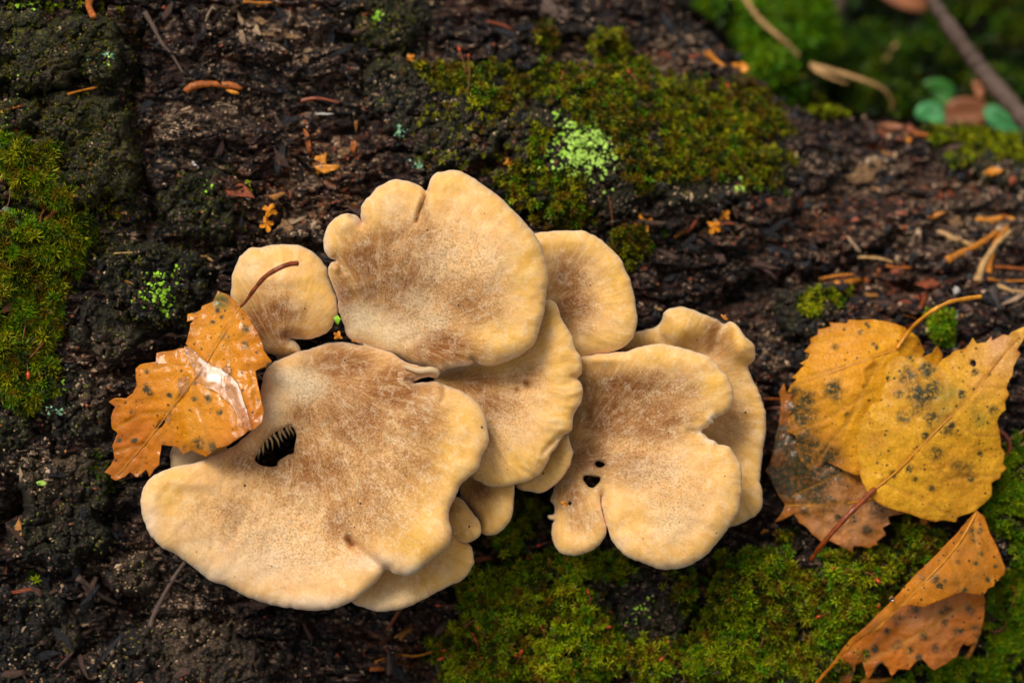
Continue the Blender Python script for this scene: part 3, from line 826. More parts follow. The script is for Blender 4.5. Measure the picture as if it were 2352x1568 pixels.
crumbs('bark_crumbs', 12000, lambda X, Y, p: 0.07 + 1.2 * sample(tan, p[:, 0], p[:, 1]) ** 1.5, 3, 0.015, 0.055, 34)
crumbs('bark_crumbs', 900, lambda X, Y, p: 0.03 + 0.3 * sample(rust, p[:, 0], p[:, 1]), 4, 0.015, 0.055, 35)
right = lambda X, Y, lo: sstep(1380, 1700, X) * sstep(30, 120, Y) * (Y < 900) * lo
crumbs('wood_chips', 900, lambda X, Y, p: right(X, Y, .3), 1, 0.06, 0.20, 41)
crumbs('wood_chips', 1500, lambda X, Y, p: right(X, Y, .5), 0, 0.06, 0.22, 47)
crumbs('wood_chips', 900, lambda X, Y, p: right(X, Y, .35) * (.2 + sample(rust, p[:, 0], p[:, 1])), 2, 0.06, 0.20, 42)
crumbs('wood_chips', 1300, lambda X, Y, p: right(X, Y, .4) * (.12 + sample(tan, p[:, 0], p[:, 1])), 3, 0.05, 0.15, 43)
crumbs('wood_chips', 260, lambda X, Y, p: right(X, Y, .12) * sstep(1800, 2200, X), 4, 0.05, 0.16, 44)
crumbs('wood_chips', 500, lambda X, Y, p: .3 * (sample(rust, p[:, 0], p[:, 1]) + sample(tan, p[:, 0], p[:, 1])) * (X < 1300), 3, 0.05, 0.12, 45)
crumbs('wood_chips', 260, lambda X, Y, p: .3 * sample(rust, p[:, 0], p[:, 1]) * (X < 1300), 4, 0.05, 0.12, 46)
crumbs('crust_crumbs', 14000, lambda X, Y, p: (surfZ_on_plate(p) > 0.5) * sstep(-.15, .15, fbm(p[:, 0], p[:, 1], 3, seed=44)), 5, 0.018, 0.050, 36)
crumbs('crust_crumbs', 9000, lambda X, Y, p: (surfZ_on_plate(p) > 0.5) * sstep(0, .25, fbm(p[:, 0] * 1.2, p[:, 1] * 1.2, 3, seed=48)), 6, 0.015, 0.045, 37)
crumbs('crust_crumbs', 9000, lambda X, Y, p: (surfZ_on_plate(p) > 0.5) * 0.4, 1, 0.03, 0.07, 38)

# ------------------------------------------------------------------ moss
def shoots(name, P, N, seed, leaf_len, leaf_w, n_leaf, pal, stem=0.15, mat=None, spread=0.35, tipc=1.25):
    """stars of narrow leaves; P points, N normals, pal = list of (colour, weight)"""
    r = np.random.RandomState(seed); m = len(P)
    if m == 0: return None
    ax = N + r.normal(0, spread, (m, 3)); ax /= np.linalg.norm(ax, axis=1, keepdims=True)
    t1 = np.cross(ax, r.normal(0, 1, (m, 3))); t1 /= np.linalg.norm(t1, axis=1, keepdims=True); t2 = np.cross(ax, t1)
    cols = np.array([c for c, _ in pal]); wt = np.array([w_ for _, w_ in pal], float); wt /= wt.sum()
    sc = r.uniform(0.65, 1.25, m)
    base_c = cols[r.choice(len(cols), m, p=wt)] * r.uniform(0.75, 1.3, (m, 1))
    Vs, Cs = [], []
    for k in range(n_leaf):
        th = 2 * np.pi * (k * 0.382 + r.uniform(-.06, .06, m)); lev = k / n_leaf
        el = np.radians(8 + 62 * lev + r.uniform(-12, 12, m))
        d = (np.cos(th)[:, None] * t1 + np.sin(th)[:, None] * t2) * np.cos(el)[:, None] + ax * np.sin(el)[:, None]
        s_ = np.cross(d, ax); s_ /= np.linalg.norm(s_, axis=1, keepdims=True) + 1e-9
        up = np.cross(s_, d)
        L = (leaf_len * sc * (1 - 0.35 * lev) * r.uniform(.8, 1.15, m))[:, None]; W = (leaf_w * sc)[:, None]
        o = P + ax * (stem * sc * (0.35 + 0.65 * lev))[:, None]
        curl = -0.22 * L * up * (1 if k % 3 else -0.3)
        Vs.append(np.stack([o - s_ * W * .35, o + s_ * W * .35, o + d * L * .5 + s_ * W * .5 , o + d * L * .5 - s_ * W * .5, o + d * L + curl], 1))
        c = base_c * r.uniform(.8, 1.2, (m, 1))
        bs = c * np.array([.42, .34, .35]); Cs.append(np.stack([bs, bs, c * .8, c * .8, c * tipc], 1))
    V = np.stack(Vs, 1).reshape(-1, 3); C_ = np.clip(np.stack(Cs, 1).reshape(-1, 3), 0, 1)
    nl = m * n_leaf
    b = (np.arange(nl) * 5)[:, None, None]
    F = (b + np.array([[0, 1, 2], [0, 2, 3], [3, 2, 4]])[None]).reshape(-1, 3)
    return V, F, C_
def moss_points(mask, n, seed, thr=0.06, lift=0.0):
    r = np.random.RandomState(seed)
    sub = mask[iy0:iy0 + len(gy), ix0:ix0 + len(gx)]
    jj_, ii_ = np.nonzero(sub > thr)
    k = r.randint(0, len(jj_), n)
    x = gx[ii_[k]] + r.uniform(-.017, .017, n); y = gy[jj_[k]] + r.uniform(-.017, .017, n)
    z = sample(surfZ, x, y)
    wgt = sub[jj_[k], ii_[k]]
    gap = sstep(-0.32, -0.05, fbm(x * 1.6, y * 1.6, 3, seed=seed) ) * (0.35 + 0.65 * sstep(-0.25, 0.1, fbm(x * 4.0, y * 4.0, 2, seed=seed + 3)))
    keep = r.rand(n) < np.clip(0.04 + 1.1 * wgt, 0, 1) * (0.06 + 0.95 * gap)
    P = np.stack([x, y, z + lift], -1)[keep]
    return P, normal_at(P[:, 0], P[:, 1], e=0.3)
G_OL = (0.30, 0.31, 0.004); G_DK = (0.035, 0.055, 0.003); G_BR = (0.24, 0.13, 0.006); G_LM = (0.37, 0.46, 0.003); G_GR = (0.13, 0.29, 0.003); G_YE = (0.55, 0.52, 0.010)
MS = {  # points, leaf length, width, leaves, palette, label
 'left': (8500, .25, .032, 13, [(G_OL, 2.6), (G_DK, 2.4), (G_GR, 2), (G_YE, 1), (G_BR, 1.3)], 'olive moss of sharp star shaped shoots at the left edge of the log'),
 'top': (12000, .17, .038, 10, [(G_OL, 2.6), (G_BR, 2.2), (G_DK, 3.2), (G_YE, .6), (G_GR, .6)], 'soft brownish olive moss on the bark above the upper mushrooms'),
 'bottom': (18000, .20, .038, 11, [(G_LM, 2.0), (G_OL, 2.4), (G_GR, 1.8), (G_YE, .7), (G_BR, 1.5), (G_DK, 1.8)], 'bright lime green moss carpet below the mushroom cluster'),
 'right': (6000, .16, .034, 10, [(G_GR, 2.6), (G_LM, 2), (G_OL, 1)], 'fresh green moss around the folded brown leaf at the right edge'),
 'crest': (5000, .16, .040, 9, [(G_LM, 1.2), (G_OL, 2), (G_DK, 1.6), (G_YE, .8)], 'blurred yellow green moss tufts along the far crest of the log'),
}
for si, (k_, (n_, ll, lw, nl, pal, lab)) in enumerate(MS.items()):
    P, N = moss_points(MOSS[k_]['mask'], n_, 50 + si)
    # local colour drift: browner and greener hollows
    f = fbm(P[:, 0] * 0.8, P[:, 1] * 0.8, 3, seed=33)
    parts = []
    for cond, pl in ((f < -0.12, [(c, w_ * (2.6 if c in (G_BR, G_DK) else 1)) for c, w_ in pal]), ((f >= -0.12) & (f < 0.15), pal), (f >= 0.15, [(c, w_ * (2.2 if c in (G_YE, G_LM, G_GR) else 1)) for c, w_ in pal])):
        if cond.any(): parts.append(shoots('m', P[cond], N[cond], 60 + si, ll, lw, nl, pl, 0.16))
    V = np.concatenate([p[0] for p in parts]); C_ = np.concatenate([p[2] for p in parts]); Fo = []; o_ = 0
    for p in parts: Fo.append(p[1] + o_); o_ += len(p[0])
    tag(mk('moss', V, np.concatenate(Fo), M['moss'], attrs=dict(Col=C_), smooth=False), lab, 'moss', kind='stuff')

# ------------------------------------------------------------------ the mushrooms
def cap(label, outline, base, zc, brown, cream, yellow, holes=(), bumps=(), creases=(), roll=0.42, drop=0.34, seed=0, sp=5.5, wr=0.014, tone=1.0, ay=0.85, grey=(), group='mushroom caps of the cluster on the log'):
    V2, F, d, dh, O = sheet(outline, holes, sp, edge_noise=2.2, seed=seed, rings=(0.12, 0.35, 0.7))
    X, Y = V2[:, 0], V2[:, 1]
    f = tps(zc); dc = d / K
    z = f(X, Y)
    e = np.clip(dc / roll, 0, 1)
    z = z - drop * (1 - np.sqrt(np.clip(1 - (1 - e) ** 2.2, 0, 1)))
    eh = np.clip(dh / K / 0.12, 0, 1); z = z - 0.06 * (1 - np.sqrt(1 - (1 - eh) ** 2))
    x, y = X / K, Y / K
    th = np.arctan2(Y - base[1], X - base[0]); rr = np.hypot(X - base[0], Y - base[1]) / K
    # gentle lobes and radial wrinkles running to the margin
    z = z + 0.10 * fbm(x * 0.7, y * 0.7, 3, seed=seed + 2) + 0.035 * fbm(x * 2.0, y * 2.0, 3, seed=seed + 5)
    fade = sstep(0.8, 2.2, rr)
    z = z + wr * fbm(th * 9 + 3 * fbm(x * .5, y * .5, 2, seed=1), rr * 0.35, 3, seed=seed + 9) * fade * 1.6
    for b in bumps:
        bx, by, br, ba = b[:4]; bry = b[4] if len(b) > 4 else br
        z = z + ba * np.exp(-((X - bx) / br) ** 2 - ((Y - by) / bry) ** 2)
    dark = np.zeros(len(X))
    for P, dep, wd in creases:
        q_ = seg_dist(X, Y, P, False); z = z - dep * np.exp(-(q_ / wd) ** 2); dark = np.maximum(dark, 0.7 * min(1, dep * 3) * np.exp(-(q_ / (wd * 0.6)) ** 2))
    thick = 0.05 + 0.42 * sstep(0, 1.2, dc)
    thick = thick * (0.45 + 0.55 * sstep(0.0, 0.3, dh / K))
    Vt, Ft, Fb, Fs = solidify(V2, F, z, z - thick)
    n = len(X)
    yel = np.array((0.85, 0.47, 0.095)); brn = np.array((0.31, 0.112, 0.022)); crm = np.array((0.90, 0.69, 0.42)); tanc = np.array((0.88, 0.50, 0.195)); gry = np.array((0.80, 0.60, 0.42))
    wob = 0.25 * fbm(x * 1.6, y * 1.6, 4, seed=seed)
    mb = np.clip(blobs(X, Y, brown) * 1.25 + wob * 1.1, 0, 1) * sstep(0.02, 0.35, blobs(X, Y, brown)) if brown else np.zeros(n)
    mc = np.clip(blobs(X, Y, cream) + wob * 0.8, 0, 1) * sstep(0.05, 0.4, blobs(X, Y, cream)) if cream else np.zeros(n)
    my = np.clip(np.maximum(blobs(X, Y, yellow) if yellow else 0, ay * (1 - sstep(0.1, 1.0, dc + 0.5 * wob))), 0, 1)
    mg = blobs(X, Y, grey) if len(grey) else np.zeros(n)
    col = tanc[None] * (1 - my[:, None]) + yel[None] * my[:, None]
    col = col * (1 - mb[:, None]) + brn[None] * mb[:, None]
    col = col * (1 - mc[:, None]) + crm[None] * mc[:, None]
    mg = np.clip(mg, 0, 1)[:, None]
    col = col * (1 - mg) + gry[None] * mg
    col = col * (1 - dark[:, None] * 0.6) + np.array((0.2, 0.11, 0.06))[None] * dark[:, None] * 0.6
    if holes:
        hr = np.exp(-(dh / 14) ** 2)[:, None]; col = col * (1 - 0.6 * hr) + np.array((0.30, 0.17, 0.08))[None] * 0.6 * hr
    fuzz = np.clip(0.12 + sstep(0.3, 1.6, dc) * (1 - my) * 0.75 + mb * 0.6 + mc * 0.45, 0, 1)
    rim = np.exp(-dc / 0.045)
    loc = P3(base[0], base[1], float(f(base[0], base[1])) - 0.4)
    t = thing('mushroom', loc, label, 'mushroom', group)
    uv = np.stack([th * 2.6, rr], -1)
    cA = np.concatenate([col, np.tile(crm * 0.8, (n, 1))])
    mk('cap', Vt, np.concatenate([Ft, Fs]), M['cap'], t, loc, attrs=dict(Col=cA * tone, fuzz=np.concatenate([fuzz, fuzz * 0.2]), rim=np.concatenate([rim, rim])), uv=np.tile(uv, (2, 1)))
    # the lamellae below
    V3, F3 = Vt[n:].copy(), Fb - n
    V3[:, 2] -= 0.004 + 0.05 * np.abs(np.sin(th * 60)) * sstep(0.05, 0.3, dc)
    mk('gill_layer', V3, F3, M['gills'], t, loc, uv=uv)
    # black specks lying on the skin
    r = np.random.RandomState(seed + 90); k = max(6, int(len(X) / 380)); idx = r.choice(n, k, replace=False)
    idx = idx[(dc[idx] > 0.12) & (dh[idx] > 10)]
    SV, SF = [], []; o_ = 0
    for i in idx:
        s = r.choice([0.012, 0.018, 0.026, 0.036], p=[.35, .35, .22, .08]); el = r.uniform(0.6, 1.2); p = Vt[i]; a0 = r.uniform(0, 6)
        for q in range(6):
            a = q * math.pi / 3; SV.append(p + [s * math.cos(a + a0) * el, s * math.sin(a + a0), -0.005])
        SV.append(p + [0, 0, s * 0.7]); SF += [(o_ + q, o_ + (q + 1) % 6, o_ + 6) for q in range(6)]; o_ += 7
    so = mk('speck', np.array(SV), SF, M['speck'], t, loc); so['kind'] = 'stuff'
    return t, loc, (V2, F, z)

def stalk(t, loc, X, Y, z, r0, to):
    r0 = r0 * .6
    a = P3(X, Y, z - 0.6); b = P3(to[0], to[1], to[2])
    mid = (a + b) / 2 + [0, -0.15, 0]
    tube('stem', [a, mid, b], [r0, r0 * .8, r0 * .9], M['gills'], t, loc, n=14)

A_out = [(775, 785), (800, 787), (850, 796), (900, 812), (935, 833), (975, 842), (1005, 848), (1011, 858), (1000, 866), (975, 868), (951, 877), (975, 877), (998, 875), (1028, 885), (1069, 903), (1096, 924), (1115, 954), (1121, 990), (1120, 1024), (1106, 1051), (1096, 1080),
         (1066, 1104), (1048, 1135), (1035, 1165), (1032, 1195), (1040, 1226), (1026, 1259), (992, 1286), (968, 1306), (944, 1319), (912, 1318), (887, 1308), (861, 1337), (837, 1360), (810, 1381), (770, 1396), (716, 1402), (649, 1392),
         (612, 1385), (571, 1371), (524, 1347), (480, 1330), (437, 1298), (403, 1273), (373, 1256), (349, 1232), (331, 1202), (323, 1172), (323, 1145), (331, 1118), (346, 1098), (370, 1083), (403, 1071), (450, 1061), (480, 1050), (515, 1035), (560, 1005), (588, 970), (596, 910), (608, 858), (630, 830), (665, 815), (705, 803), (745, 790)]
A_hole = [(585, 1056), (595, 1066), (612, 1071), (635, 1070), (640, 1058), (662, 1044), (674, 1040), (677, 1022), (681, 1000), (672, 981), (657, 980), (637, 989), (619, 1003), (603, 1020), (590, 1043)]
capA, locA, _ = cap('largest mushroom cap, low in the cluster, pierced by a ragged black hole with gill teeth',
    A_out, (700, 850), [(780, 810, .8), (690, 870, 1.35), (640, 1030, 1.1), (850, 1100, 1.9), (400, 1150, 2.0), (500, 1330, 1.85), (720, 1380, 1.7), (950, 1260, 2.5), (1095, 980, 2.4), (1000, 1100, 2.5), (930, 870, 1.9), (860, 1290, 2.0), (520, 1040, 1.6)],
    [(790, 835, 95, 1.0, 50), (900, 890, 105, 1.0, 65), (960, 960, 80, .65), (820, 950, 120, .8, 100), (720, 1080, 130, .75, 90), (850, 1150, 120, .5), (560, 1060, 70, .7, 35), (950, 1060, 80, .5, 120), (780, 1190, 40, .7, 60), (700, 960, 60, .6), (540, 1180, 60, .3)],
    [(690, 885, 58, 1.0, 42), (650, 870, 50, .9, 30), (620, 930, 40, .7, 60), (620, 1250, 160, .35, 100), (700, 1150, 60, .3), (450, 1250, 90, .3)],
    [(1060, 960, 70, .9, 60), (1040, 1060, 70, 1, 90), (950, 1250, 85, 1, 60), (980, 1150, 70, .8), (375, 1140, 60, .9, 50), (400, 1090, 60, .6, 30)],
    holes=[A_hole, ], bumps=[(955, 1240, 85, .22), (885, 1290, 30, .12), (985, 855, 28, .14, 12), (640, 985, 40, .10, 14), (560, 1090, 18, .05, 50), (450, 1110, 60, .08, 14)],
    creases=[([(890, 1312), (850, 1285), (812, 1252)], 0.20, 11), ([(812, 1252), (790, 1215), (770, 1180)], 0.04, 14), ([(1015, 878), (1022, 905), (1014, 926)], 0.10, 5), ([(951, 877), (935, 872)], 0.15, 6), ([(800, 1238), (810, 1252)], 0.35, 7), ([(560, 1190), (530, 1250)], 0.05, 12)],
    seed=11, sp=5.5, ay=0.28, grey=[(700, 1390, 180, .75, 26), (480, 1320, 90, .7, 26), (860, 1290, 70, .7, 22), (345, 1200, 22, .7, 60), (960, 1310, 60, .8, 14), (600, 1300, 160, .35, 60)])
for (x0, y0, x1, y1, x2, y2, wd) in [(603, 1018, 606, 1034, 604, 1052, 4.5), (612, 1010, 617, 1024, 617, 1040, 4), (621, 1004, 627, 1016, 628, 1030, 4), (630, 998, 637, 1012, 639, 1026, 4), (640, 993, 647, 1006, 649, 1020, 4), (649, 988, 656, 1000, 658, 1014, 3.6), (658, 984, 664, 996, 667, 1010, 3.6), (667, 983, 672, 993, 676, 1006, 3.2), (594, 1034, 594, 1044, 592, 1054, 5)]:
    zz = 0.95; x0 += random.uniform(-2, 2); x1 += random.uniform(-3, 3); x2 += random.uniform(-5, 3); y2 += random.uniform(-8, 8); y1 += random.uniform(-3, 3)
    pts = [P3(x0 - 2, y0 - 9, zz + .05), P3(x0, y0, zz), P3(x1, y1, zz - .18), P3(x2, y2, zz - .42)]
    tube('gill', pts, [wd / K * 1.0, wd / K * .9, wd / K * .65, wd / K * .12], M['gill_blade'], capA, locA, n=8, flat=1.8)
stalk(capA, locA, 700, 880, 1.3, 0.9, (760, 840, -2.2))

B_out = [(743, 554), (746, 537), (753, 520), (770, 500), (790, 490), (813, 492), (828, 506), (831, 512), (829, 497), (829, 477), (838, 460), (860, 437), (884, 420), (911, 412), (938, 416), (964, 426), (979, 437), (982, 436), (986, 424), (990, 410), (1005, 398), (1032, 391), (1055, 393), (1079, 403), (1106, 420),
         (1133, 441), (1160, 464), (1184, 488), (1211, 514), (1231, 541), (1246, 571), (1255, 604), (1258, 638), (1257, 672), (1251, 709), (1242, 745), (1229, 782), (1213, 803), (1187, 820), (1164, 830), (1133, 839), (1106, 839), (1092, 832), (1086, 836), (1059, 840), (1035, 846), (1012, 858), (985, 848), (951, 840), (918, 824), (884, 808), (844, 793), (812, 784),
         (797, 769), (789, 749), (780, 722), (773, 682), (760, 648), (755, 621), (760, 604), (769, 599), (756, 593), (746, 577)]
capB, locB, _ = cap('large upright fan shaped mushroom cap with a cleft upper edge, top of the cluster',
    B_out, (880, 770), [(810, 745, 1.05), (930, 720, 1.25), (1100, 600, 2.35), (900, 450, 1.9), (1050, 420, 2.1), (1240, 650, 2.3), (1150, 815, 2.2), (770, 540, 1.7), (1000, 845, 1.5), (765, 620, 1.6)],
    [(845, 600, 80, .9, 65), (870, 560, 70, .55, 60), (790, 680, 30, .85, 80), (1010, 800, 100, 1.0, 48), (930, 640, 100, .75, 90), (860, 660, 90, .65, 60), (960, 560, 80, .5, 80), (1080, 700, 80, .55, 70), (975, 480, 14, .5, 40)],
    [(830, 740, 60, .95, 45), (905, 760, 80, .8, 45), (990, 735, 50, .7, 25), (1010, 600, 90, .35, 80), (960, 690, 60, .5, 40), (900, 470, 50, .35), (1130, 600, 80, .3, 90)],
    [(1040, 425, 60, .9, 35), (1210, 620, 45, 1, 110), (1150, 780, 90, 1, 45), (1130, 480, 70, .5, 45), (775, 560, 32, .7, 60)],
    bumps=[(790, 512, 24, .10, 18), (1120, 790, 60, .12, 30), (770, 612, 12, .1, 14), (1010, 430, 30, .08, 50)],
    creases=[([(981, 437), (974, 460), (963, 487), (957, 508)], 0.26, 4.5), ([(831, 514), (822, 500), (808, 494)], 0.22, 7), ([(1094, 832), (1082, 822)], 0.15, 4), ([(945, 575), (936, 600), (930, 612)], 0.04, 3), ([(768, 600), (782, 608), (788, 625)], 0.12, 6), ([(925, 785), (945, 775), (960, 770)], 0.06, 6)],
    seed=23, sp=5.5, ay=0.65, grey=[(820, 505, 16, .8, 12), (1060, 842, 50, .6, 10), (1190, 818, 50, .6, 8), (748, 570, 10, .7, 30)])
stalk(capB, locB, 870, 780, 1.3, 0.7, (850, 800, -2.2))

C_out = [(531, 682), (533, 650), (537, 621), (551, 591), (571, 573), (601, 567), (625, 562), (649, 561), (682, 562), (706, 571), (726, 584), (743, 604), (755, 620), (757, 638), (766, 662), (775, 689), (777, 715), (768, 739), (753, 759), (729, 773), (706, 779), (685, 778), (669, 778), (681, 788), (690, 800), (689, 813), (662, 820), (640, 817), (610, 806), (585, 775), (553, 728)]
capC, locC, _ = cap('small rounded mushroom cap at the upper left of the cluster under the leaf stalk',
    C_out, (650, 820), [(655, 800, .8), (640, 700, 1.1), (560, 620, .95), (740, 620, 1.05), (770, 720, 1.1), (570, 720, .7), (660, 570, 1.0)],
    [(635, 715, 62, .9, 42), (600, 740, 50, .9, 60), (650, 770, 45, .8, 40), (570, 690, 30, .4)], [(570, 620, 40, .4, 40), (680, 790, 16, .5)], [(720, 660, 60, .9, 60), (640, 590, 80, .7, 25)],
    creases=[([(668, 778), (655, 770)], 0.1, 6)], bumps=[(640, 640, 80, .10, 20)], seed=31, sp=5.0, ay=0.6, roll=0.6)
stalk(capC, locC, 650, 800, .8, 0.4, (670, 830, -1.8))

D_out = [(1215, 560), (1222, 542), (1231, 537), (1264, 531), (1304, 528), (1341, 530), (1358, 538), (1382, 551), (1405, 571), (1425, 595), (1439, 621), (1449, 648), (1456, 682), (1462, 715), (1462, 745), (1456, 772), (1439, 793), (1415, 806), (1382, 811), (1352, 816), (1328, 824), (1300, 815), (1270, 780), (1235, 730), (1210, 640)]
capD, locD, _ = cap('smooth oval mushroom cap behind the right edge of the uppermost big cap',
    D_out, (1240, 720), [(1260, 700, .2), (1350, 560, .75), (1450, 740, .85), (1340, 805, .55), (1230, 560, .5), (1300, 660, .3)],
    [(1300, 650, 50, .8, 70), (1310, 700, 55, .95, 50), (1290, 740, 50, .8, 40), (1350, 760, 40, .4, 20)], [(1350, 745, 40, .3, 12)], [(1420, 650, 45, 1, 110), (1320, 560, 90, .9, 30), (1400, 780, 60, .8, 25)],
    seed=41, sp=5.0, roll=0.6)
stalk(capD, locD, 1270, 730, .1, 0.5, (1260, 760, -2.6))

E_out = [(1262, 689), (1278, 702), (1288, 729), (1304, 755), (1316, 776), (1323, 803), (1334, 817), (1337, 834), (1335, 856), (1327, 868), (1334, 880), (1338, 897), (1333, 924), (1318, 954), (1311, 987), (1291, 1004), (1281, 1024), (1264, 1047), (1248, 1078), (1231, 1094), (1197, 1110), (1163, 1117), (1126, 1116), (1104, 1108), (1085, 1096), (1065, 1060), (1040, 970), (1015, 905), (998, 872), (1013, 856), (1035, 848), (1058, 838), (1120, 825), (1190, 800), (1235, 740), (1248, 700)]
capE, locE, _ = cap('middle mushroom cap with radial ribs and two tiny pits, between the two largest caps',
    E_out, (1060, 870), [(1030, 870, .95), (1130, 900, 1.15), (1290, 800, 1.55), (1320, 900, 1.6), (1150, 1100, 1.5), (1270, 1010, 1.5), (1260, 710, 1.4), (1200, 850, 1.2), (1180, 980, 1.45)],
    [(1090, 880, 75, .95, 32), (1130, 930, 60, .8, 50), (1200, 860, 60, .45, 40), (1110, 990, 40, .4, 60)], [(1260, 770, 30, .3, 20), (1200, 1000, 60, .3, 40)], [(1290, 850, 45, 1, 80), (1200, 1060, 70, 1, 50), (1275, 740, 30, 1, 40), (1290, 960, 40, 1, 60)],
    creases=[([(1210, 880), (1213, 887)], 0.25, 5.5), ([(1187, 895), (1189, 897)], 0.2, 5), ([(1327, 868), (1316, 866)], 0.1, 6), ([(1291, 1004), (1280, 1006), (1262, 1024), (1250, 1040)], 0.08, 6)], seed=53, sp=5.0, wr=0.045, roll=0.55)
stalk(capE, locE, 1060, 890, .9, 0.4, (1080, 900, -2.3))

F_out = [(1300, 1002), (1305, 1004), (1311, 1021), (1316, 1038), (1315, 1050), (1308, 1071), (1291, 1098), (1271, 1116), (1248, 1128), (1224, 1131), (1197, 1125), (1183, 1114), (1195, 1090), (1240, 1040), (1275, 1005)]
cap('thin crescent of a small mushroom cap showing under the ribbed middle cap', F_out, (1210, 1040), [(1210, 1070, .3), (1300, 1030, .75), (1230, 1125, .7), (1290, 1090, .75), (1260, 1020, .4)], [(1230, 1060, 30, .4)], [], [(1270, 1080, 50, .9)], seed=61, sp=5.0, roll=0.4, drop=0.3, tone=1.06)
G1_out = [(1179, 1112), (1180, 1125), (1181, 1142), (1178, 1175), (1169, 1199), (1153, 1219), (1133, 1229), (1112, 1227), (1102, 1215), (1096, 1189), (1079, 1168), (1066, 1148), (1056, 1120), (1075, 1090), (1120, 1085), (1160, 1092)]
cap('small drooping mushroom cap hanging right below the largest cap', G1_out, (1090, 1100), [(1090, 1110, .3), (1170, 1140, .85), (1130, 1220, .8), (1090, 1170, .5), (1130, 1150, .75)], [(1100, 1120, 35, .8, 40), (1080, 1160, 16, .5, 24)], [], [(1150, 1170, 40, .9, 50)], seed=67, sp=4.5, roll=0.45, tone=1.12)
G2_out = [(1064, 1148), (1079, 1168), (1094, 1188), (1103, 1208), (1102, 1226), (1089, 1239), (1070, 1245), (1052, 1236), (1030, 1210), (1015, 1170), (1035, 1140), (1050, 1140)]
cap('smallest mushroom cap wedged between the largest cap and the small drooping one', G2_out, (1035, 1150), [(1040, 1160, .7), (1090, 1200, 1.05), (1070, 1235, 1.05), (1030, 1200, .9)], [(1045, 1165, 20, .4)], [], [(1075, 1210, 30, .8)], seed=71, sp=4.5, roll=0.4, tone=1.12)
H_out = [(1040, 1205), (1052, 1220), (1066, 1238), (1082, 1252), (1088, 1270), (1088, 1290), (1079, 1313), (1062, 1330), (1028, 1347), (995, 1363), (961, 1383), (934, 1395), (884, 1403), (844, 1397), (813, 1385), (800, 1355), (830, 1310), (900, 1260), (970, 1220)]
cap('pale mushroom cap lying under the bottom edge of the largest cap', H_out, (930, 1230), [(930, 1260, .5), (1075, 1270, .95), (1000, 1350, 1.1), (880, 1390, 1.15), (820, 1370, 1.0), (1030, 1220, .7)],
    [(960, 1290, 50, .4, 20)], [(900, 1370, 90, .5, 25)], [(1050, 1290, 50, .9, 50), (1000, 1320, 60, .6, 30)], seed=73, sp=5.0, roll=0.45, grey=[(870, 1395, 90, .6, 16)])

I_out = [(1330, 824), (1345, 818), (1365, 814), (1399, 810), (1432, 807), (1466, 798), (1499, 791), (1533, 792), (1566, 797), (1600, 807), (1634, 824), (1654, 847), (1670, 866), (1682, 890), (1685, 917), (1677, 937), (1661, 951), (1650, 953), (1644, 962), (1636, 962), (1638, 972), (1630, 975), (1627, 983), (1617, 984), (1612, 991), (1621, 998), (1628, 1008), (1642, 1014), (1652, 1022), (1674, 1024), (1688, 1040), (1697, 1056), (1703, 1076), (1705, 1108), (1703, 1148), (1694, 1182), (1674, 1212), (1650, 1243), (1627, 1269), (1600, 1290), (1573, 1302), (1540, 1307), (1509, 1304), (1479, 1294), (1449, 1281), (1422, 1263), (1405, 1240), (1396, 1213), (1389, 1185), (1384, 1160), (1382, 1140), (1380, 1160), (1386, 1180), (1392, 1205), (1390, 1228),
         (1378, 1249), (1361, 1264), (1335, 1274), (1311, 1275), (1288, 1269), (1273, 1254), (1267, 1236), (1267, 1209), (1271, 1195), (1260, 1191), (1257, 1182), (1271, 1177), (1272, 1158), (1264, 1148), (1268, 1132), (1275, 1110), (1290, 1060), (1305, 990), (1318, 930), (1325, 870)]
I_h1 = [(1366, 1064), (1372, 1058), (1386, 1062), (1390, 1067), (1382, 1073), (1372, 1072)]
I_h2 = [(1339, 1098), (1347, 1091), (1366, 1093), (1378, 1096), (1377, 1106), (1364, 1119), (1353, 1118), (1344, 1108)]
I_h3 = [(1305, 1155), (1308, 1151), (1313, 1153), (1312, 1159), (1307, 1160)]
capI, locI, _ = cap('big brown centred mushroom cap on the right with a torn notch and small ragged holes',
    I_out, (1300, 1060), [(1310, 900, -.1), (1300, 1130, .1), (1450, 950, .3), (1660, 880, 1.1), (1690, 1120, 1.2), (1540, 1290, 1.0), (1320, 1255, .7), (1500, 800, .95), (1340, 830, .5), (1480, 1100, .75)],
    [(1440, 890, 120, .95, 42), (1390, 950, 80, .95, 70), (1500, 960, 110, .75, 70), (1350, 1050, 60, .9, 60), (1310, 1130, 40, .8, 50), (1450, 1070, 100, .6, 50), (1340, 1190, 50, .5, 40), (1560, 900, 60, .5, 50)],
    [(1500, 1080, 100, .35, 40), (1550, 1200, 100, .35, 60), (1634, 964, 13, 1.0, 16), (1610, 990, 13, 1.0, 12), (1632, 1010, 22, 1.0, 9)], [(1520, 820, 90, 1, 22), (1640, 880, 45, 1, 60), (1450, 1190, 60, .7, 60), (1660, 1060, 50, .6, 60), (1615, 960, 20, 1)],
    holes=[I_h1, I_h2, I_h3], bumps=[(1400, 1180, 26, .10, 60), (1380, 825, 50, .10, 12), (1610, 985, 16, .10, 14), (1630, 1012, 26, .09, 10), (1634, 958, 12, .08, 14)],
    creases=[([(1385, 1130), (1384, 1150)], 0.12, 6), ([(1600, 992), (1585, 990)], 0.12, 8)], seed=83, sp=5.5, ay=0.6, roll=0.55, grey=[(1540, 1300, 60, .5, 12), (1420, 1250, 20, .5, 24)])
stalk(capI, locI, 1310, 1010, .2, 0.5, (1290, 980, -2.6))

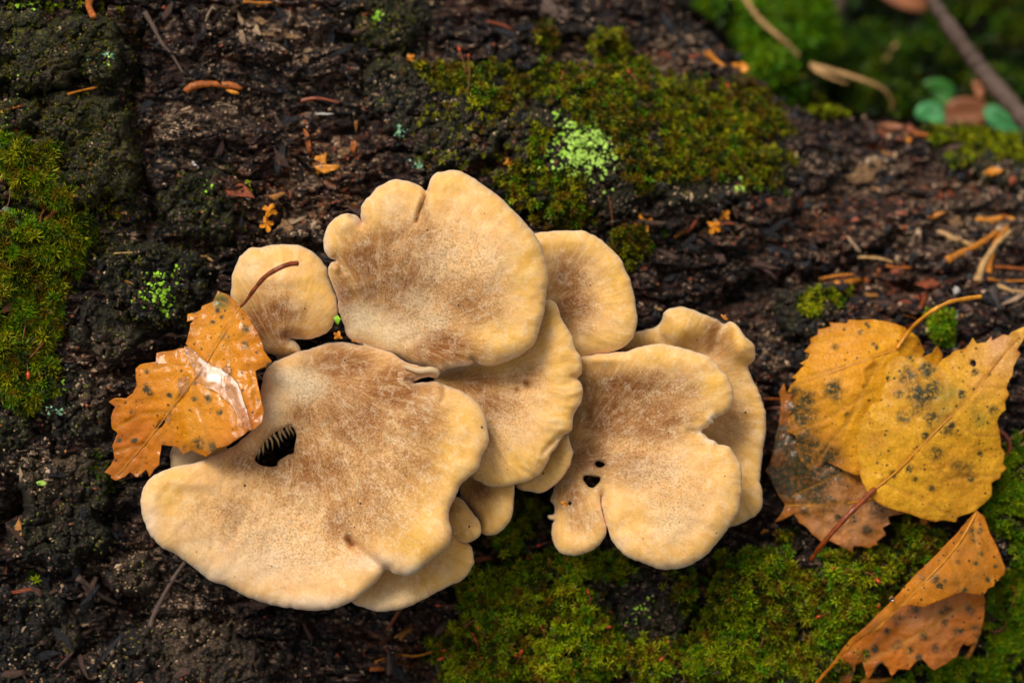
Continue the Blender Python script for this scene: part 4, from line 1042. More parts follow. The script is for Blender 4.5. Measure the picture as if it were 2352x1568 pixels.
J_out = [(1425, 800), (1440, 785), (1462, 763), (1499, 752), (1516, 742), (1522, 725), (1527, 716), (1543, 708), (1563, 705), (1587, 710), (1624, 722), (1650, 735), (1663, 745), (1672, 740), (1683, 741), (1698, 752), (1714, 772), (1731, 789), (1736, 808), (1732, 829), (1719, 843), (1728, 866), (1741, 897), (1753, 924), (1759, 954), (1759, 991), (1755, 1024), (1751, 1060), (1748, 1091), (1746, 1108), (1752, 1130), (1752, 1150), (1744, 1172), (1721, 1192), (1684, 1209), (1640, 1200), (1600, 1100), (1540, 920), (1470, 840)]
capJ, locJ, _ = cap('rearmost mushroom cap with a lumpy upper lobe showing behind the right hand cap',
    J_out, (1520, 900), [(1500, 780, -.35), (1560, 730, -.2), (1700, 790, -.1), (1750, 980, -.25), (1720, 1180, -.4), (1650, 900, -.7), (1600, 1100, -.9), (1500, 900, -.9), (1640, 770, -.5)],
    [(1650, 790, 40, .6, 40), (1640, 750, 26, .5), (1690, 960, 60, .4, 60)], [(1700, 880, 40, .3, 50)], [(1570, 760, 60, 1, 45), (1710, 780, 30, 1, 50), (1740, 1000, 40, .6, 140), (1480, 780, 40, .8)],
    bumps=[(1575, 755, 45, .38, 40), (1700, 790, 26, .32, 40), (1560, 800, 50, .1)], creases=[([(1663, 745), (1650, 775), (1640, 810)], 0.20, 16), ([(1519, 740), (1512, 765), (1530, 790)], 0.08, 9)], seed=97, sp=5.5, roll=0.5, tone=0.95)
K_out = [(393, 1074), (391, 1050), (395, 1030), (412, 1015), (450, 1000), (500, 1005), (525, 1040), (480, 1075), (430, 1088), (400, 1085)]
cap('sliver of a pale mushroom cap between the wet leaf and the largest cap', K_out, (480, 1040), [(400, 1060, .9), (460, 1030, .9), (500, 1060, .8)], [], [(430, 1040, 60, .7)], [], seed=101, sp=5.0, roll=0.3, drop=0.2)

# fold of flesh with the curled lip at the big cap's upper right edge
tube('fold', [P3(930, 842, 1.75), P3(962, 851, 2.0), (P3(990, 849, 2.1)), P3(1006, 856, 2.05), P3(1002, 866, 1.9)], [.05, .08, .085, .07, .03], M['gills'], capA, locA, n=10)

# ------------------------------------------------------------------ leaves
def leaf(name, label, outline, zc, colr, base_c, midrib, veins, spots, pet, holes=(), mat='leaf', sp=4.6, seed=0, ripple=0.06, folds=(), parent=None, blade='blade', loc=None, group=None):
    V2, F, d, dh, O = sheet(outline, holes, sp, smooth=False, step=3.5, edge_noise=1.6, seed=seed, rings=(0.5,))
    X, Y = V2[:, 0], V2[:, 1]; x, y = X / K, Y / K
    f = tps(zc); z = f(X, Y) + ripple * fbm(x * 1.1, y * 1.1, 3, seed=seed) + 0.35 * ripple * fbm(x * 4, y * 4, 3, seed=seed + 4)
    vein = np.zeros(len(X))
    for P, wd in [(midrib, 3.4)] + [(v, 2.1) for v in veins]:
        if P is None: continue
        q_ = seg_dist(X + 1.5 * perlin(x * 3, y * 3), Y, P, False); g = np.exp(-(q_ / wd) ** 2); vein = np.maximum(vein, g)
        z = z - 0.016 * np.exp(-(q_ / (wd * 1.5)) ** 2) + 0.012 * np.exp(-((q_ - 12) / 9) ** 2)
    for P, dep, wd in folds:
        q_ = seg_dist(X, Y, P, False); z = z - dep * np.exp(-(q_ / wd) ** 2)
    col = np.tile(np.array(base_c), (len(X), 1))
    for (bx, by, br, c, a) in colr:
        m_ = a * np.exp(-((X - bx) ** 2 + (Y - by) ** 2) / br ** 2) * np.clip(1 + 1.2 * fbm(x * 2.2, y * 2.2, 4, seed=seed + 7), 0, 1.4); m_ = np.clip(m_, 0, 1)[:, None]
        col = col * (1 - m_) + np.array(c) * m_
    eb = (np.exp(-d / 12.0) * 0.8 * np.clip(0.6 + 1.6 * fbm(x * 1.5, y * 1.5, 3, seed=seed + 31), 0, 1))[:, None]
    col = col * (1 - eb) + np.array((0.34, 0.085, 0.006)) * eb
    spot = np.zeros(len(X)); wx_ = 1.6 * fbm(x * 3.1, y * 3.1, 3, seed=seed + 50); wy_ = 1.6 * fbm(x * 3.1, y * 3.1, 3, seed=seed + 60)
    for s in spots: spot = np.maximum(spot, 0.95 * (s[3] if len(s) > 3 else 1) * np.exp(-(((X - s[0] + 0.5 * s[2] * wx_) ** 2 + (Y - s[1] + 0.5 * s[2] * wy_) ** 2) / s[2] ** 2) ** 1.5))
    Vt, Ft, Fb, Fs = solidify(V2, F, z, z - 0.02)
    c3 = np.concatenate([col, col]); 
    if parent is None:
        loc = P3(midrib[0][0], midrib[0][1], float(f(*midrib[0])))
        t = thing(name, loc, label, 'leaf', group)
    else: t = parent
    mk(blade, Vt, np.concatenate([Ft, Fb, Fs]), M[mat], t, loc, attrs=dict(Col=c3, spot=np.tile(spot, 2), vein=np.tile(vein, 2)))
    rib = catmull(np.array(midrib, float), 8, closed=False); zr = f(rib[:, 0], rib[:, 1]) + 0.0
    mm_ = inside(rib[:, 0], rib[:, 1], O); rib = rib[mm_]; zr = zr[mm_]
    if len(rib) > 4 and parent is None:
        tube('midrib', P3(rib[:, 0], rib[:, 1], zr + 0.004), np.linspace(0.030, 0.008, len(rib)), M['petiole_y'], t, loc, n=6)
    if pet:
        pts, r0, r1, pm = pet
        tube('petiole', [P3(*p) for p in pts], np.linspace(r0, r1, len(pts)), M[pm], t, loc, n=10, wob=0.25)
    return t, loc

GOLD = (0.82, 0.27, 0.002); AMBER = (0.56, 0.13, 0.002); PALE = (0.86, 0.48, 0.07); RUSTY = (0.46, 0.115, 0.008); GREENY = (0.16, 0.20, 0.03); PINK = (0.66, 0.31, 0.13)
L1 = [(554, 705), (568, 722), (591, 762), (608, 806), (625, 830), (620, 840), (604, 846), (588, 853), (592, 877), (600, 917), (607, 944), (602, 971), (586, 986), (568, 991), (548, 1007), (524, 1024), (497, 1031), (474, 1049), (462, 1044), (440, 1034), (420, 1044), (408, 1028), (396, 1024), (373, 1021), (368, 1047), (366, 1068), (353, 1078), (344, 1096), (336, 1078), (316, 1096), (309, 1094), (299, 1085), (289, 1095), (265, 1103), (255, 1097), (254, 1090), (238, 1083), (255, 1068),
      (264, 1053), (257, 1024), (265, 1008), (269, 994), (257, 984), (255, 954), (264, 934), (250, 921), (265, 913), (289, 914), (306, 903), (314, 886), (311, 866), (311, 846), (322, 837), (356, 831), (359, 809), (396, 804), (410, 799), (433, 796), (425, 789), (432, 766), (437, 746), (445, 736), (430, 739), (432, 722), (462, 712), (465, 702), (490, 692), (494, 685), (500, 668), (524, 677), (541, 692)]
leaf('birch_leaf', 'wet glossy amber leaf draped over the left side of the mushroom cluster', L1,
     [(554, 705, 1.95), (600, 830, 2.2), (600, 960, 2.5), (480, 1030, 2.2), (430, 800, 1.62), (320, 860, 1.35), (262, 930, 1.15), (250, 1090, .95), (345, 1090, 1.15), (470, 880, 1.98), (500, 860, 1.99), (540, 900, 2.23), (572, 980, 2.58), (390, 960, 1.55), (500, 690, 1.6), (620, 835, 2.15), (400, 1030, 1.5)],
     [(500, 760, 70, (0.86, 0.34, 0.01), .8), (450, 900, 90, (0.86, 0.34, 0.015), .8), (300, 1020, 90, AMBER, .8), (270, 1090, 40, RUSTY, .7), (580, 960, 40, AMBER, .7), (505, 690, 22, GREENY, .9), (480, 1020, 60, AMBER, .5), (265, 925, 20, RUSTY, .7), (450, 980, 60, (0.84, 0.34, 0.015), .8)],
     GOLD, [(552, 704), (530, 740), (500, 790), (455, 860), (400, 930), (340, 1010), (270, 1090)],
     [[(545, 715), (500, 742), (440, 758)], [(549, 712), (560, 760), (575, 850), (590, 930)], [(520, 755), (530, 850), (550, 990)], [(470, 838), (400, 840), (330, 850)], [(440, 880), (460, 950), (480, 1030)], [(390, 945), (330, 950), (262, 985)], [(360, 985), (370, 1010)], [(330, 1022), (290, 1030), (262, 1040)], [(546, 710), (530, 705), (505, 690)], [(340, 1010), (330, 1050), (318, 1085)]],
     [(510, 775, 6), (565, 755, 9, .8), (563, 790, 9, .9), (515, 770, 8, .6), (338, 853, 6), (336, 893, 9), (345, 903, 7, .8), (390, 908, 6), (447, 880, 5), (447, 916, 6), (478, 915, 11, .7), (505, 947, 7), (515, 695, 16, .5), (445, 715, 6), (455, 1020, 16, .6), (425, 1030, 9, .5), (485, 1025, 14, .6), (275, 1010, 6), (310, 1012, 7), (302, 945, 6, .7), (500, 712, 6), (510, 728, 5), (487, 740, 5), (618, 838, 6)],
     ([(553, 704, 1.97), (566, 690, 2.1), (586, 662, 2.3), (612, 633, 2.5), (645, 614, 2.6), (668, 606, 2.5), (684, 605, 2.4)], 0.040, 0.078, 'petiole'),
     holes=[[(361, 985), (358, 980), (368, 968), (378, 963), (380, 969), (372, 980)]], mat='leaf_wet', seed=5, ripple=0.10,
     folds=[([(425, 795), (470, 870), (540, 920), (572, 985)], 0.07, 16), ([(400, 1020), (410, 940), (430, 870)], 0.08, 9)])

m_, n__, b_ = new_mat('water'); b_.inputs['Base Color'].default_value = (.95, .97, 1, 1); b_.inputs['Roughness'].default_value = 0.03; b_.inputs['Transmission Weight'].default_value = 1.0; b_.inputs['IOR'].default_value = 1.33
M['water'] = m_
mf, nf, bf = new_mat('water_film'); tf_ = NT(nf); bf.inputs['Base Color'].default_value = (1, 1, 1, 1); bf.inputs['Roughness'].default_value = 0.10; bf.inputs['Transmission Weight'].default_value = 1.0; bf.inputs['IOR'].default_value = 1.40
nf.links.new(tf_.bump(tf_.noise(tf_.coords().outputs['Object'], 1.3, 3, 0.5, 0.8), 0.05, 0.6), bf.inputs['Normal'])
M['film'] = mf
l1z = tps([(430, 800, 1.66), (470, 880, 2.02), (500, 860, 2.03), (540, 900, 2.27), (572, 980, 2.62), (520, 930, 2.30), (440, 850, 1.85), (400, 960, 1.62), (360, 1000, 1.48)])
lf = [o for o in COLL.objects if o.name.startswith('birch_leaf')][0]
for fo in ([(422, 796), (440, 797), (462, 818), (490, 838), (520, 852), (548, 880), (560, 915), (570, 950), (576, 984), (568, 986), (552, 962), (530, 930), (505, 908), (480, 892), (455, 880), (440, 885), (447, 860), (438, 830)],
           [(412, 868), (432, 862), (436, 880), (428, 900), (416, 912), (407, 900)], [(395, 925), (405, 930), (398, 950), (386, 968), (382, 960)], [(512, 840), (530, 842), (532, 856), (522, 862), (510, 856)]):
    V2, F, d, dh, O = sheet(fo, [], 5.0, edge_noise=2.5, seed=77)
    zf = l1z(V2[:, 0], V2[:, 1]) + 0.012 + 0.03 * np.sqrt(np.clip(d / 14.0, 0, 1)) + 0.012 * fbm(V2[:, 0] / 30, V2[:, 1] / 30, 3)
    Vt, Ft, Fb, Fs = solidify(V2, F, zf, zf - 0.012 - 0.03 * np.sqrt(np.clip(d / 14.0, 0, 1)))
    mk('water_film', Vt, np.concatenate([Ft, Fb, Fs]), M['film'], lf, tuple(lf.location))

L5 = [(1808, 905), (1800, 880), (1790, 900), (1795, 930), (1790, 960), (1782, 1000), (1775, 1040), (1766, 1065), (1756, 1081), (1768, 1095), (1776, 1115), (1790, 1140), (1803, 1158), (1800, 1172), (1779, 1200), (1800, 1192), (1823, 1179), (1836, 1200), (1850, 1209), (1866, 1228), (1887, 1243), (1905, 1240), (1930, 1252), (1957, 1269), (1962, 1253), (1980, 1254), (1998, 1259), (2006, 1254), (2016, 1251), (2014, 1242), (2035, 1229), (2028, 1212), (2045, 1202), (2041, 1186), (2075, 1179), (2080, 1150), (2060, 1050), (1980, 980), (1900, 900), (1850, 890)]
leaf('birch_leaf', 'decayed dark brown and pinkish wet leaf lying lowest of the right hand leaf pile', L5,
     [(1790, 900, -1.7), (1760, 1080, -1.5), (1800, 1170, -1.7), (1900, 1240, -1.7), (2040, 1200, -1.7), (2000, 1050, -1.5), (1880, 1100, -1.25), (1850, 950, -1.5), (1820, 1100, -1.6)],
     [(1800, 1000, 70, RUSTY, .9), (1860, 1080, 80, (0.16, 0.06, 0.03), .8), (1950, 1180, 90, PINK, .9), (1900, 1210, 50, PINK, .7), (1780, 1120, 40, (0.15, 0.05, 0.02), .9)],
     (0.60, 0.19, 0.015), [(2080, 1120), (1980, 1150), (1880, 1160), (1800, 1160)], [[(2000, 1060), (1900, 1100), (1820, 1140)], [(1980, 1150), (1920, 1050), (1830, 1000)], [(1950, 1155), (1960, 1210), (1990, 1250)], [(1900, 1160), (1890, 1210), (1890, 1240)]],
     [(1850, 1060, 60, .9), (1900, 1070, 60, .8), (1810, 1100, 50, .9), (1800, 1010, 40, .8), (1860, 1130, 40, .8), (1830, 950, 30, .7), (1900, 1150, 22, .6), (2020, 1170, 26, .5), (1850, 1170, 20, .6), (1960, 1190, 9), (1925, 1190, 8), (1990, 1215, 12, .7)], None, mat='leaf_wet', seed=15, ripple=0.16)
L2 = [(2088, 759), (2075, 749), (2041, 739), (2001, 734), (1975, 735), (1949, 733), (1946, 741), (1904, 740), (1908, 749), (1880, 755), (1878, 769), (1862, 777), (1864, 789), (1845, 808), (1860, 813), (1856, 823), (1838, 835), (1850, 840), (1840, 846), (1819, 866), (1831, 870), (1816, 884), (1807, 903), (1824, 900), (1822, 915), (1820, 930), (1831, 944), (1811, 958), (1806, 975), (1808, 991), (1828, 1001), (1830, 1030), (1838, 1060), (1860, 1080), (1900, 1060), (1960, 1090), (2040, 1100), (2100, 1000), (2150, 900), (2158, 870), (2164, 828), (2166, 812), (2152, 795), (2140, 812), (2119, 820), (2125, 808), (2112, 780), (2097, 765)]
leaf('birch_leaf', 'yellow toothed leaf with a long orange stalk, half covered in the right hand leaf pile', L2,
     [(2088, 759, -1.2), (1950, 735, -1.4), (1845, 808, -1.4), (1808, 903, -1.45), (1810, 990, -1.3), (1900, 900, -.95), (2000, 850, -.85), (2100, 950, -1.2), (1900, 1060, -1.15), (2160, 810, -1.5)],
     [(1950, 800, 90, (0.84, 0.35, 0.02), .8), (1850, 1010, 60, (0.44, 0.14, 0.02), .95), (1900, 1060, 50, (0.42, 0.15, 0.03), .9), (1900, 870, 80, (0.84, 0.36, 0.03), .7), (1840, 930, 40, (0.45, 0.18, .03), .5), (2110, 800, 16, AMBER, .5)],
     (0.88, 0.40, 0.012), [(2086, 762), (2060, 800), (2000, 822), (1920, 852), (1850, 876), (1812, 890)],
     [[(2060, 775), (2010, 762), (1930, 772), (1868, 790)], [(2040, 808), (1990, 880), (1960, 940), (1930, 1010)], [(1990, 830), (1900, 850), (1840, 868)], [(2000, 900), (1900, 960), (1820, 1000)], [(2070, 790), (2090, 800), (2120, 815)], [(1980, 925), (1920, 1000), (1880, 1060)], [(1940, 845), (1930, 900), (1850, 935)]],
     [(1913, 893, 20, .8), (1918, 903, 22, .6), (1850, 925, 26, .75), (1830, 900, 16, .6), (1975, 765, 5), (2005, 790, 5), (1995, 750, 5), (2012, 797, 5), (1918, 795, 8, .7), (1840, 955, 34, .8), (1945, 950, 5), (1845, 1010, 30, .8), (1850, 1055, 30, .8), (1905, 1050, 26, .8), (1880, 1020, 12, .7), (1990, 743, 5)],
     ([(2060, 800, -.95), (2086, 764, -1.0), (2105, 742, -.7), (2140, 715, -.4), (2180, 694, -.4), (2220, 686, -.6), (2254, 681, -.8)], 0.045, 0.065, 'petiole_y'), mat='leaf', seed=25, ripple=0.10,
     folds=[([(2000, 830), (1980, 850), (1985, 880)], -0.12, 9)])
L3 = [(1958, 920), (1969, 907), (1974, 887), (1991, 877), (1988, 860), (1998, 850), (2018, 833), (2023, 816), (2031, 809), (2041, 823), (2070, 816), (2086, 820), (2102, 813), (2125, 823), (2146, 837), (2156, 834), (2166, 823), (2183, 813), (2189, 806), (2219, 799), (2226, 789), (2235, 776), (2243, 789), (2263, 786), (2277, 772), (2280, 781), (2303, 767), (2317, 769), (2324, 762), (2354, 750), (2366, 760), (2354, 776), (2344, 789), (2337, 803), (2344, 813), (2330, 836), (2327, 860), (2320, 870), (2312, 893), (2317, 907), (2307, 924), (2310, 940), (2295, 954), (2290, 967), (2297, 991), (2300, 1024), (2310, 1041), (2303, 1064), (2313, 1076), (2298, 1088), (2297, 1098), (2277, 1108), (2278, 1122), (2277, 1138), (2263, 1155), (2250, 1163), (2236, 1175), (2199, 1189), (2196, 1199), (2159, 1196), (2149, 1199), (2102, 1185), (2041, 1167), (1998, 1142), (1988, 1122), (1976, 1095), (1971, 1058), (1969, 1024), (1962, 974)]
leaf('birch_leaf', 'broad yellow leaf with grey green mould patches, topmost of the right hand leaf pile', L3,
     [(1960, 920, -1.0), (2030, 815, -1.05), (2240, 780, -1.1), (2354, 755, -1.0), (2300, 1050, -1.1), (2200, 1190, -1.25), (2000, 1140, -.95), (2110, 1000, -.55), (2150, 850, -.8), (2250, 950, -.7), (1970, 1050, -1.0)],
     [(2080, 880, 60, (0.60, 0.27, 0.05), .7), (2300, 800, 60, (0.86, 0.48, 0.22), .8), (2190, 1090, 90, (0.86, 0.38, 0.03), .8), (2250, 870, 60, (0.86, 0.42, 0.10), .6), (2020, 1000, 50, (0.60, 0.27, 0.03), .6), (2150, 930, 60, (0.58, 0.28, 0.04), .6), (2165, 925, 26, GREENY, .6), (2250, 960, 20, GREENY, .6), (2180, 900, 24, GREENY, .5)],
     (0.90, 0.47, 0.022), [(2004, 1126), (2060, 1082), (2140, 1000), (2200, 940), (2240, 900), (2290, 830), (2340, 775)],
     [[(2030, 1108), (2010, 1030), (1990, 930)], [(2110, 1035), (2100, 930), (2080, 850)], [(2180, 960), (2170, 880), (2160, 850)], [(2240, 900), (2200, 870), (2180, 830)], [(2030, 1108), (2100, 1140), (2200, 1190)], [(2110, 1032), (2180, 1100), (2290, 1090)], [(2180, 960), (2240, 1000), (2300, 1000)], [(2250, 885), (2290, 890), (2318, 900)]],
     [(2092, 815, 13, .8), (2085, 860, 24, .6), (2130, 850, 18, .8), (2110, 905, 30, .8), (2133, 900, 22, .8), (2140, 960, 22, .7), (2075, 960, 16, .6), (2100, 945, 14, .6), (2065, 905, 10, .8), (2180, 985, 16, .6), (2150, 1040, 16, .7), (2200, 1070, 16, .5), (2220, 1080, 24, .4), (2280, 940, 12, .6), (2240, 855, 8), (2270, 860, 5), (2210, 905, 9), (2050, 1090, 8), (2140, 1120, 7), (2150, 880, 12, .6), (2185, 975, 9), (2090, 1075, 8), (2125, 1000, 9), (2230, 1100, 9), (2100, 1100, 6), (2250, 1040, 6), (2040, 870, 6), (2015, 900, 6)],
     ([(2010, 1122, -.85), (1990, 1142, -.75), (1950, 1180, -.6), (1905, 1230, -.8), (1875, 1268, -1.2), (1862, 1286, -1.5)], 0.075, 0.065, 'petiole'), mat='leaf', seed=35, ripple=0.09,
     holes=[[(2227, 836), (2230, 826), (2240, 828), (2243, 838), (2236, 843)]], folds=[([(1990, 880), (2010, 870)], -.1, 8)])
L4a = [(2243, 1172), (2260, 1185), (2277, 1229), (2290, 1255), (2298, 1270), (2304, 1290), (2310, 1306), (2307, 1320), (2298, 1324), (2293, 1333), (2285, 1336), (2283, 1347), (2270, 1350), (2263, 1363), (2250, 1367), (2230, 1362), (2209, 1358), (2179, 1373), (2142, 1384), (2119, 1394), (2088, 1389), (2062, 1397), (2040, 1420), (2018, 1444), (1990, 1458), (1957, 1480), (1930, 1510), (1900, 1545), (1878, 1572), (1868, 1574), (1884, 1552), (1920, 1510), (1957, 1463), (2001, 1426), (2058, 1369), (2090, 1333), (2125, 1296), (2160, 1262), (2193, 1229), (2220, 1197)]
L4b = [(2020, 1405), (2062, 1380), (2120, 1370), (2200, 1345), (2255, 1355), (2263, 1377), (2260, 1427), (2252, 1445), (2240, 1464), (2236, 1478), (2223, 1481), (2214, 1478), (2206, 1488), (2199, 1508), (2179, 1518), (2169, 1525), (2146, 1538), (2136, 1531), (2120, 1515), (2105, 1518), (2088, 1538), (2065, 1536), (2048, 1552), (2038, 1531), (2024, 1521), (1991, 1562), (1981, 1518), (1968, 1525), (1954, 1568), (1938, 1590), (1870, 1592), (1880, 1566), (1920, 1522), (1960, 1470)]
t4, loc4 = leaf('birch_leaf', 'folded rusty brown leaf with dark dots, lower right, leaning below the yellow leaves', L4a,
     [(2243, 1172, -1.3), (2300, 1290, -1.1), (2150, 1380, -.55), (2060, 1370, -.7), (1870, 1570, -1.4), (2180, 1260, -.8), (2250, 1360, -.9), (2180, 1320, -.45), (1960, 1470, -1.0)],
     [(2200, 1300, 90, (0.50, 0.20, 0.035), .7), (2250, 1230, 50, (0.46, 0.17, 0.02), .6), (2000, 1440, 60, (0.36, 0.12, 0.02), .8)],
     (0.70, 0.23, 0.008), [(2243, 1176), (2200, 1250), (2130, 1330), (2040, 1420), (1900, 1550)], [[(2235, 1195), (2250, 1280), (2280, 1340)], [(2180, 1275), (2200, 1320), (2210, 1355)], [(2120, 1345), (2120, 1380)], [(2230, 1190), (2280, 1260), (2305, 1300)]],
     [(2230, 1215, 8), (2215, 1225, 5), (2235, 1232, 9, .8), (2250, 1220, 7), (2150, 1330, 10, .8), (2160, 1345, 8), (2170, 1335, 5), (2240, 1295, 6), (2270, 1330, 7), (2285, 1300, 5), (2215, 1355, 7), (2120, 1325, 8, .7), (2200, 1290, 5), (2255, 1270, 9, .6)], None, mat='leaf', seed=45, ripple=0.09)
leaf('birch_leaf', '', L4b,
     [(2243, 1372, -1.3), (2020, 1420, -1.35), (2200, 1500, -1.6), (2050, 1540, -1.7), (1900, 1580, -1.8), (2120, 1450, -1.25), (2255, 1440, -1.6), (2150, 1375, -1.2)],
     [(2120, 1430, 60, (0.66, 0.28, 0.10), .6), (1950, 1540, 70, RUSTY, .6), (2200, 1480, 50, (0.42, 0.13, 0.04), .7), (2150, 1520, 40, (0.42, 0.14, .05), .5)],
     (0.68, 0.18, 0.010), [(2230, 1380), (2120, 1450), (1990, 1520), (1880, 1580)], [[(2150, 1435), (2180, 1490), (2190, 1510)], [(2080, 1470), (2090, 1520)], [(2150, 1390), (2130, 1430)]],
     [(2060, 1420, 14, .6), (2100, 1400, 12, .6), (2170, 1400, 16, .6), (2200, 1450, 12, .7), (2120, 1460, 10, .8), (2060, 1480, 12, .7), (2010, 1490, 10, .8), (2090, 1490, 10, .8), (2150, 1490, 9, .8), (1960, 1540, 9), (1990, 1500, 8), (2230, 1400, 16, .6), (2240, 1440, 12, .6), (2020, 1530, 9), (2110, 1510, 9), (2170, 1430, 9, .7), (1920, 1560, 8), (2040, 1450, 8, .8)], None, mat='leaf_wet', seed=55, ripple=0.14, parent=t4, loc=loc4, blade='folded_blade')

# ------------------------------------------------------------------ twigs, needles, scales on the log
def S(X, Y, lift=0.05): return hit(float(X), float(Y), lift=lift)
def stick(name, label, cat, pts, r0, r1, mat, group=None, n=8, wob=0.2, lift=0.06, flat=1.0):
    """pts on the surface (X, Y) or at a depth (X, Y, z)"""
    P = [S(p[0], p[1], lift) if len(p) == 2 else P3(*p) for p in pts]
    P = np.array(P)
    if name == 'needle':
        k_ = 1.25 if any(q in label for q in ('strip', 'bundle', 'broad', 'upright', 'bleached', 'scrap')) else .68
        r0, r1 = r0 * k_, r1 * k_ * .95
    if all(len(p) == 2 for p in pts):      # a stiff piece bridges hollows
        k = len(P); t_ = np.linspace(0, 1, k); lin = P[0, 2] * (1 - t_) + P[-1, 2] * t_
        P[:, 2] = np.maximum(lin, P[:, 2] * 0.5 + lin * 0.5)
    o = tube(name, P - P[0], np.linspace(r0, r1, len(P)) * (0.6 + 0.4 * np.sin(np.linspace(0.3, 2.8, len(P)))) if r0 == r1 else np.linspace(r0, r1, len(P)), M[mat], None, n=n, wob=wob, flat=flat)
    o.location = tuple(P[0].tolist())
    return tag(o, label, cat, group)

stick('twig', 'thin dark twig lying steeply on the bark at upper left', 'twig', [(332, 28), (352, 62), (372, 100), (398, 130), (420, 168)], .075, .035, 'twig', lift=.12)
stick('twig', 'slender grey brown twig leaving the shadow under the left end of the largest cap', 'twig', [(425, 1290), (400, 1325), (375, 1370), (360, 1410), (345, 1440)], .05, .085, 'twig', lift=.12)
stick('dry_stem', 'fine dry moss stem lying level on black bark left of the small upper cap', 'stem', [(262, 582), (300, 580), (350, 582), (400, 590), (440, 588), (480, 590)], .022, .035, 'needle_t', lift=.08)
stick('dry_stem', 'short pale straw tip beside the fine dry stem end', 'stem', [(472, 590), (490, 600)], .05, .02, 'needle_t', lift=.1)
stick('twig', 'dark thin twig in the moss under the notched right cap', 'twig', [(1420, 1262), (1392, 1310), (1374, 1370), (1362, 1405)], .03, .03, 'twig_d', lift=.12)
stick('twig', 'brown twig at the bottom edge beneath the largest cap, beside the moss', 'twig', [(1290 - 90, 1330), (1258 - 90, 1360)], .03, .02, 'twig_d', lift=.1)
stick('root_stub', 'short brown twig half sunk in the black bark at lower left', 'twig', [(178, 1335 - 10), (230, 1365), (268, 1385)], .09, .05, 'twig', lift=.1)
# curved segmented needle, upper left
nd = thing('curved_husk', S(430, 205, .15), 'curved glossy orange brown husk with a yellow bead, on the bark at upper left', 'husk')
Pn = np.array([S(x, y, .16) for x, y in [(425, 210), (445, 200), (475, 194), (505, 193), (535, 198), (560, 208)]]); Pn[:, 2] = Pn[:, 2].mean() + .12
tube('shell', Pn, [.085, .105, .095, .085, .10, .04], M['needle'], nd, tuple(nd.location), n=12, wob=.15)
tube('bead', [Pn[4] + [-.15, -.12, .08], Pn[4] + [.02, -.18, .1], Pn[5] + [-.08, -.12, .06]], [.03, .06, .03], M['orange'], nd, tuple(nd.location), n=8)

